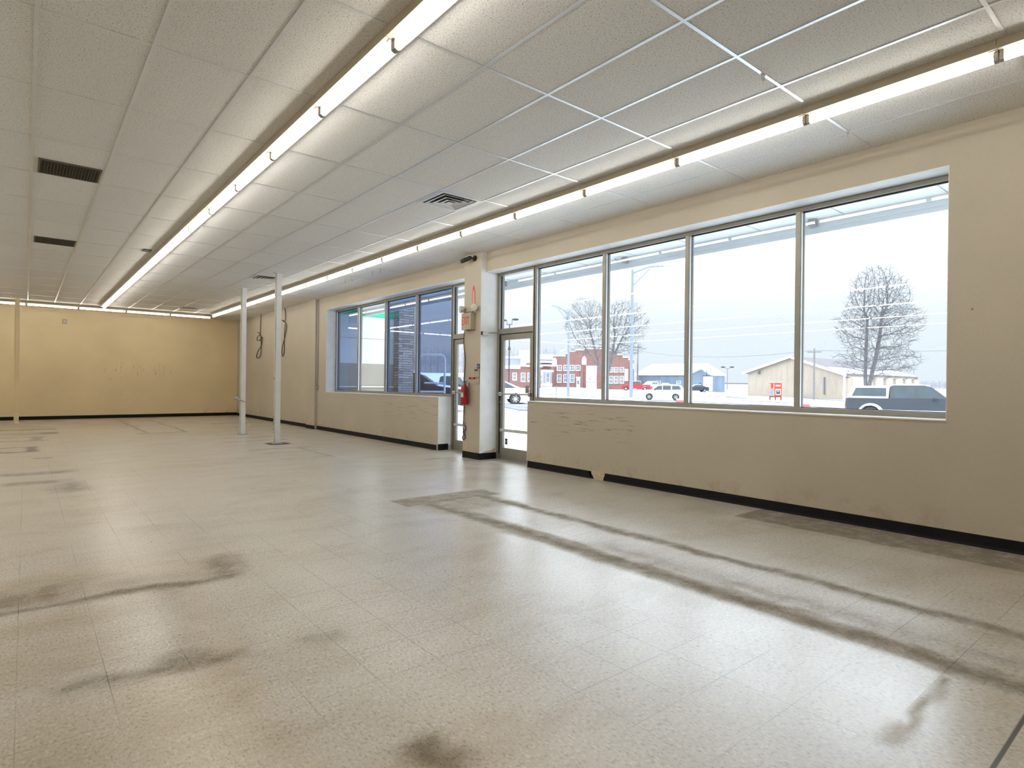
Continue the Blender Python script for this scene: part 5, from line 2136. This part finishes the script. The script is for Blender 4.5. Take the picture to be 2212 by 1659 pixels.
m.prism([ap + Vector((0, 0, .2)), r_ + Vector((0, 0, .2)), r_ + Vector((0, 0, -.15)), ap + Vector((0, 0, -.15))], F8.n * 0.08)
m.build('fascia', 'trimwhite', tb)
m = MB()
q0, q1 = r_.lerp(ap, 0.02), r_.lerp(ap, 0.30)
m.prism([q0 + Vector((0, 0, .22)), q1 + Vector((0, 0, .22)), q1 + bk * 0.98 + Vector((0, 0, .22)), q0 + bk * 0.98 + Vector((0, 0, .22))], (0, 0, 0.12))
m.build('roof_snow', 'snow', tb)
m = MB()
F8.prect(m, 1780, 815, 1782.5, 852, 0.15, 0.2)
F8.prect(m, 1640, 802, 1643, 808, 0.5, 0.5)
m.build('wall_lamp_and_pipe', 'wood', tb)
tag(tb, 'large tan sheet metal building with low gable and pillared side, right of the blue shed', 'building')

# ice vending kiosk
ik = empty('vending_kiosk', drop(G_ICE), heading_of(1675) + PI)
pm = 80 / FPX
kh = at(1675, 827, 80).z - drop(G_ICE).z
kw = 11 * pm
z0 = 7 * pm
MB().box(-kw, kw, -0.5, 0.5, z0, kh).build('cabinet', 'redtext', ik, bevel=0.03)
FR = 0.5
sgn = -1
fy0 = -0.5 if True else 0.5
def ifront(x0, x1, za, zb, mat, nm, d=0.02):
    o = MB().box(x0, x1, -0.5 - d, -0.499, za, zb).build(nm, mat, ik)
    return o
# which side faces the room is worked out from the heading
R_ = Matrix.Rotation(heading_of(1675) + PI, 3, 'Z')
to_cam = (CP - drop(G_ICE))
if (R_ @ Vector((0, -1, 0))).dot(to_cam) < 0:
    ik.rotation_euler[2] += PI
ifront(-kw * 0.95, -kw * 0.2, z0 + 0.1, kh - 0.1, 'beige', 'left_panel')
ifront(-kw * 0.85, -kw * 0.3, z0 + 0.1, z0 + 1.0, 'poleblue', 'blue_print', 0.03)
ifront(-kw * 0.8, -kw * 0.35, z0 + 1.0, z0 + 1.6, 'redtext', 'red_print', 0.03)
ifront(-kw * 0.1, kw * 0.95, kh - 0.62, kh - 0.08, 'redtext', 'header_sign', 0.03)
ifront(kw * 0.02, kw * 0.82, kh - 0.42, kh - 0.26, 'trimwhite', 'header_lettering', 0.04)
ifront(kw * 0.0, kw * 0.85, z0 + 0.25, kh - 0.75, 'trimwhite', 'dispenser_frame', 0.03)
ifront(kw * 0.12, kw * 0.75, z0 + 0.35, kh - 0.9, 'black', 'dispenser_opening', 0.04)
ifront(kw * 0.25, kw * 0.62, z0 + 0.75, kh - 1.15, 'green', 'screen', 0.05)
m = MB()
for x in (-kw * 0.9, kw * 0.0, kw * 0.9):
    m.box(x - 0.06, x + 0.06, -0.45, 0.45, 0, z0)
m.box(-kw, kw, -0.5, 0.5, z0 - 0.08, z0)
m.build('stand', 'black', ik)
MB().box(-kw, kw, -0.5, 0.5, kh, kh + 0.1).build('snow_cap', 'snow', ik, bevel=0.04)
tag(ik, 'red and white vending kiosk on a stand in front of the tan building', 'kiosk')

# small leaning stake and sign in the snow, left of the first street lamp
b = at(1200, 876, 40)
b.z = gz(b.x, b.y)
m = MB()
zt_ = at(1202, 832, 40).z
m.tube([(0, 0, 0), tuple(side_vec(1200, 2 / FPX * 40)[:2]) + (zt_ - b.z,)], 0.03, 6)
sv = side_vec(1200, 1)
m.tube([(0.0, 0, (zt_ - b.z) * 0.72), tuple((sv * 0.25)[:2]) + ((zt_ - b.z) * 0.78,), tuple((sv * 0.3)[:2]) + ((zt_ - b.z) * 0.55,)], 0.02, 5)
sk_ = m.build('snow_stake', 'wood')
sk_.location = b
tag(sk_, 'thin dark marker stake standing in the snow left of the pale street lamp base', 'stake')


# ---- trees ------------------------------------------------------------
def colonize(seed, env, trunk, nattr=1500, D=0.45, di=3.0, dk=0.7, iters=160, bias=(0, 0, 0.22)):
    """space colonisation; env(rng,n)->points; trunk = list of starting polylines"""
    rng = np.random.default_rng(seed)
    A_ = env(rng, nattr)
    nodes, par = [], []
    for line in trunk:
        prev = line[0] if isinstance(line[0], int) else -1
        for p in (line[1:] if isinstance(line[0], int) else line):
            nodes.append(np.array(p, float))
            par.append(prev)
            prev = len(nodes) - 1
    N = np.array(nodes)
    best = np.full(len(A_), 1e9)
    who = np.zeros(len(A_), int)
    alive = np.ones(len(A_), bool)
    start = 0
    hit = np.zeros(len(A_), int)
    for it in range(iters):
        new = N[start:]
        if len(new) == 0:
            new = N[-1:]
            start = len(N) - 1
        d = np.linalg.norm(A_[:, None, :] - new[None], axis=2)
        mn = d.min(1)
        am = d.argmin(1) + start
        up_ = mn < best
        best[up_] = mn[up_]
        who[up_] = am[up_]
        alive &= best > dk
        sel = alive & (best < di)
        if not sel.any():
            break
        start = len(N)
        dirs = {}
        block = set()
        vec = A_[sel] - N[who[sel]]
        vec /= np.linalg.norm(vec, axis=1)[:, None]
        for w_, v_ in zip(who[sel], vec):
            dirs[w_] = dirs.get(w_, 0) + v_
        add_, pa = [], []
        for w_, v_ in dirs.items():
            v_ = v_ / (np.linalg.norm(v_) + 1e-6) + np.array(bias) + rng.normal(0, 0.10, 3)
            v_ /= np.linalg.norm(v_)
            q_ = N[w_] + v_ * D
            if np.min(((N - q_) ** 2).sum(1)) < (0.55 * D) ** 2:
                block.add(w_)
                continue
            add_.append(q_)
            pa.append(w_)
        if block:
            bl = np.isin(who, list(block)) & alive
            hit[bl] += 1
            alive &= hit < 3
        if not add_:
            start = len(N) - 0
            continue
        N = np.vstack([N, add_])
        par += pa
        if len(N) > 14000:
            break
    return N, par


def tree_mesh(N, par, tip, expo=2.4, rmax=None, twigs=1, seed=1, twl=0.6):
    n = len(N)
    rr_ = np.zeros(n)
    kids = [[] for _ in range(n)]
    for i, p in enumerate(par):
        if p >= 0:
            kids[p].append(i)
    order = list(range(n))[::-1]
    for i in order:
        if not kids[i]:
            rr_[i] = tip
        else:
            rr_[i] = sum(rr_[k] ** expo for k in kids[i]) ** (1 / expo)
    if rmax:
        rr_ *= 1.0
        rr_ = np.minimum(rr_, rmax)
    rnd = random.Random(seed)
    mb_t, mb_b = MB(), MB()
    thr = rr_.max() * 0.42
    for i in range(n):
        for c in kids[i]:
            r1, r2 = rr_[i], rr_[c]
            r1 = min(r1, r2 * 1.5)
            tgt = mb_t if r2 > thr else mb_b
            tgt.tube([N[i], N[c]], [r1, r2], 7 if r2 > thr else (5 if r2 > tip * 4 else 3), caps=False)
        if not kids[i] or rr_[i] < tip * 1.6:
            p = par[i]
            if p >= 0:
                d0 = Vector(N[i] - N[p]).normalized()
                for _ in range(twigs):
                    d1 = (d0 + Vector((rnd.gauss(0, .55), rnd.gauss(0, .55), rnd.gauss(0.15, .45)))).normalized()
                    q0 = Vector(N[i])
                    q1 = q0 + d1 * twl * rnd.uniform(0.5, 1.1)
                    mb_b.tube([q0, q1], [tip * 0.8, tip * 0.35], 3, caps=False)
    return mb_t, mb_b


def ellipsoid(c, r, shell=0.35):
    c, r = np.array(c), np.array(r)

    def f(rng, n):
        v = rng.normal(0, 1, (n, 3))
        v /= np.linalg.norm(v, axis=1)[:, None]
        q = rng.random(n) ** (shell)
        return c + v * q[:, None] * r
    return f


def mixenv(parts):
    def f(rng, n):
        return np.vstack([e(rng, int(n * w)) for e, w in parts])
    return f


# big bare tree at right (d = 76 m): crown 572..870 px high
b = drop(G_TREE)
pm = 76 / FPX / math.cos(math.radians(31))
pv = 76 / FPX * 1.12
Ht = at(1890, 573, 76).z - b.z
S = side_vec(1870, 1.0)


def TS(u, w, z):     # u metres to the right, w metres away from us
    f_ = Vector((-S.y, S.x, 0))
    q = S * u + f_ * w
    return (q.x, q.y, z)


env = mixenv([
    (lambda rng, n: np.array([TS(*v) for v in ellipsoid((1.0, 0, Ht * 0.75), (3.2, 3.2, Ht * 0.25), 0.45)(rng, n)]), 0.42),
    (lambda rng, n: np.array([TS(*v) for v in ellipsoid((1.1, 0, Ht * 0.56), (4.5, 4.2, Ht * 0.22), 0.4)(rng, n)]), 0.36),
    (lambda rng, n: np.array([TS(*v) for v in ellipsoid((1.0, 0, Ht * 0.31), (4.2, 3.9, Ht * 0.14), 0.35)(rng, n)]), 0.22)])
tr1 = [[TS(0, 0, 0), TS(0, 0, 0.7), TS(-0.02, 0, 1.4), TS(-0.06, 0, 2.3), TS(-0.08, 0, 3.4), TS(-0.06, 0, 4.6), TS(-0.04, 0.1, 5.8), TS(0, 0.1, 7.0), TS(0.03, 0, 8.2), TS(0.06, 0, 9.4)],
       [1, TS(0.25, 0, 1.5), TS(0.42, 0, 2.5), TS(0.62, 0, 3.6), TS(0.85, 0, 4.8), TS(1.05, -0.1, 6.0), TS(1.2, -0.1, 7.2), TS(1.33, 0, 8.4), TS(1.42, 0, 9.6)]]
N, par = colonize(11, env, tr1, nattr=4600, D=0.32, di=2.6, dk=0.40)
mt_, mb2 = tree_mesh(N, par, 0.017, 2.45, 0.62, 2, 5, 0.7)
tr = empty('bare_tree', b)
mt_.build('trunk', 'bark', tr, smooth=True)
mb2.build('branches', 'bark', tr)
tag(tr, 'large bare tree with a forked trunk standing alone at right beside the tan building', 'tree')

# split bare tree (d = 96 m) before the brick building
b = drop(G_TREE2)
Ht = at(1290, 642, 96).z - b.z
S = side_vec(1308, 1.0)
m96 = 96 / FPX
env = mixenv([
    (lambda rng, n: np.array([TS(*v) for v in ellipsoid((-2.9, 0, Ht * 0.74), (3.9, 3.4, Ht * 0.26), 0.4)(rng, n)]), 0.40),
    (lambda rng, n: np.array([TS(*v) for v in ellipsoid((2.9, 0, Ht * 0.72), (4.1, 3.4, Ht * 0.26), 0.4)(rng, n)]), 0.42),
    (lambda rng, n: np.array([TS(*v) for v in ellipsoid((0.5, 0, Ht * 0.46), (6.4, 3.4, Ht * 0.09), 0.3)(rng, n)]), 0.18)])
tr2 = [[TS(0, 0, 0), TS(0, 0, 1.0), TS(0, 0, 2.0), TS(-0.15, 0, 3.0), TS(-0.6, 0, 4.2), TS(-1.1, 0, 5.6), TS(-1.5, 0, 7.0), TS(-1.9, 0, 8.6), TS(-2.3, 0, 10.0)],
       [2, TS(0.35, 0, 3.0), TS(0.8, 0, 4.2), TS(1.1, 0, 5.6), TS(1.3, 0, 7.0), TS(1.5, 0, 8.6), TS(1.6, 0, 10.0)],
       [12, TS(1.7, 0, 6.8), TS(2.3, 0, 8.2), TS(2.9, 0, 9.4)],
       [4, TS(-1.5, 0, 5.2), TS(-2.5, 0, 6.6), TS(-3.4, 0, 8.0)]]
N, par = colonize(23, env, tr2, nattr=3600, D=0.36, di=3.2, dk=0.46)
mt_, mb2 = tree_mesh(N, par, 0.018, 2.4, 0.42, 2, 9, 0.8)
tr = empty('bare_tree', b)
mt_.build('trunk', 'bark', tr, smooth=True)
mb2.build('branches', 'bark', tr)
tag(tr, 'wide fan shaped bare tree in front of the brick building', 'tree')

# distant woods
def woods(name, x0, x1, base, top, d, n, label, mat='twig', seed=4):
    rnd = random.Random(seed)
    m_ = MB()
    for k in range(n):
        px = x0 + (x1 - x0) * rnd.random()
        dd = d * rnd.uniform(0.95, 1.12)
        q = at(px, base, dd)
        z0_ = gz(q.x, q.y) - 0.5
        hh_ = at(px, top + rnd.uniform(0, (base - top) * 0.45), dd).z - z0_
        q.z = z0_
        lean = Vector((rnd.gauss(0, .03), rnd.gauss(0, .03), 1))
        tp = q + lean * hh_
        rad = dd / FPX * 0.35
        m_.tube([q, tp], [rad, rad * 0.2], 3, caps=False)
        for j_ in range(9):
            t_ = rnd.uniform(0.3, 0.95)
            s0 = q.lerp(tp, t_)
            l_b = hh_ * 0.22 * (1.2 - t_)
            s1 = s0 + Vector((rnd.gauss(0, 1), rnd.gauss(0, 1), 1.2)).normalized() * l_b * 1.5
            m_.tube([s0, s1], [rad * 0.5, rad * 0.15], 3, caps=False)
    return tag(m_.build(name, mat), label, 'trees', kind='stuff')


woods('distant_woods', 860, 1225, 800, 744, 250, 420, 'bare wooded rise on the horizon beyond the parking lot at left')
woods('distant_woods', 1960, 2140, 840, 820, 330, 220, 'low hazy line of trees on the horizon at far right', seed=8)
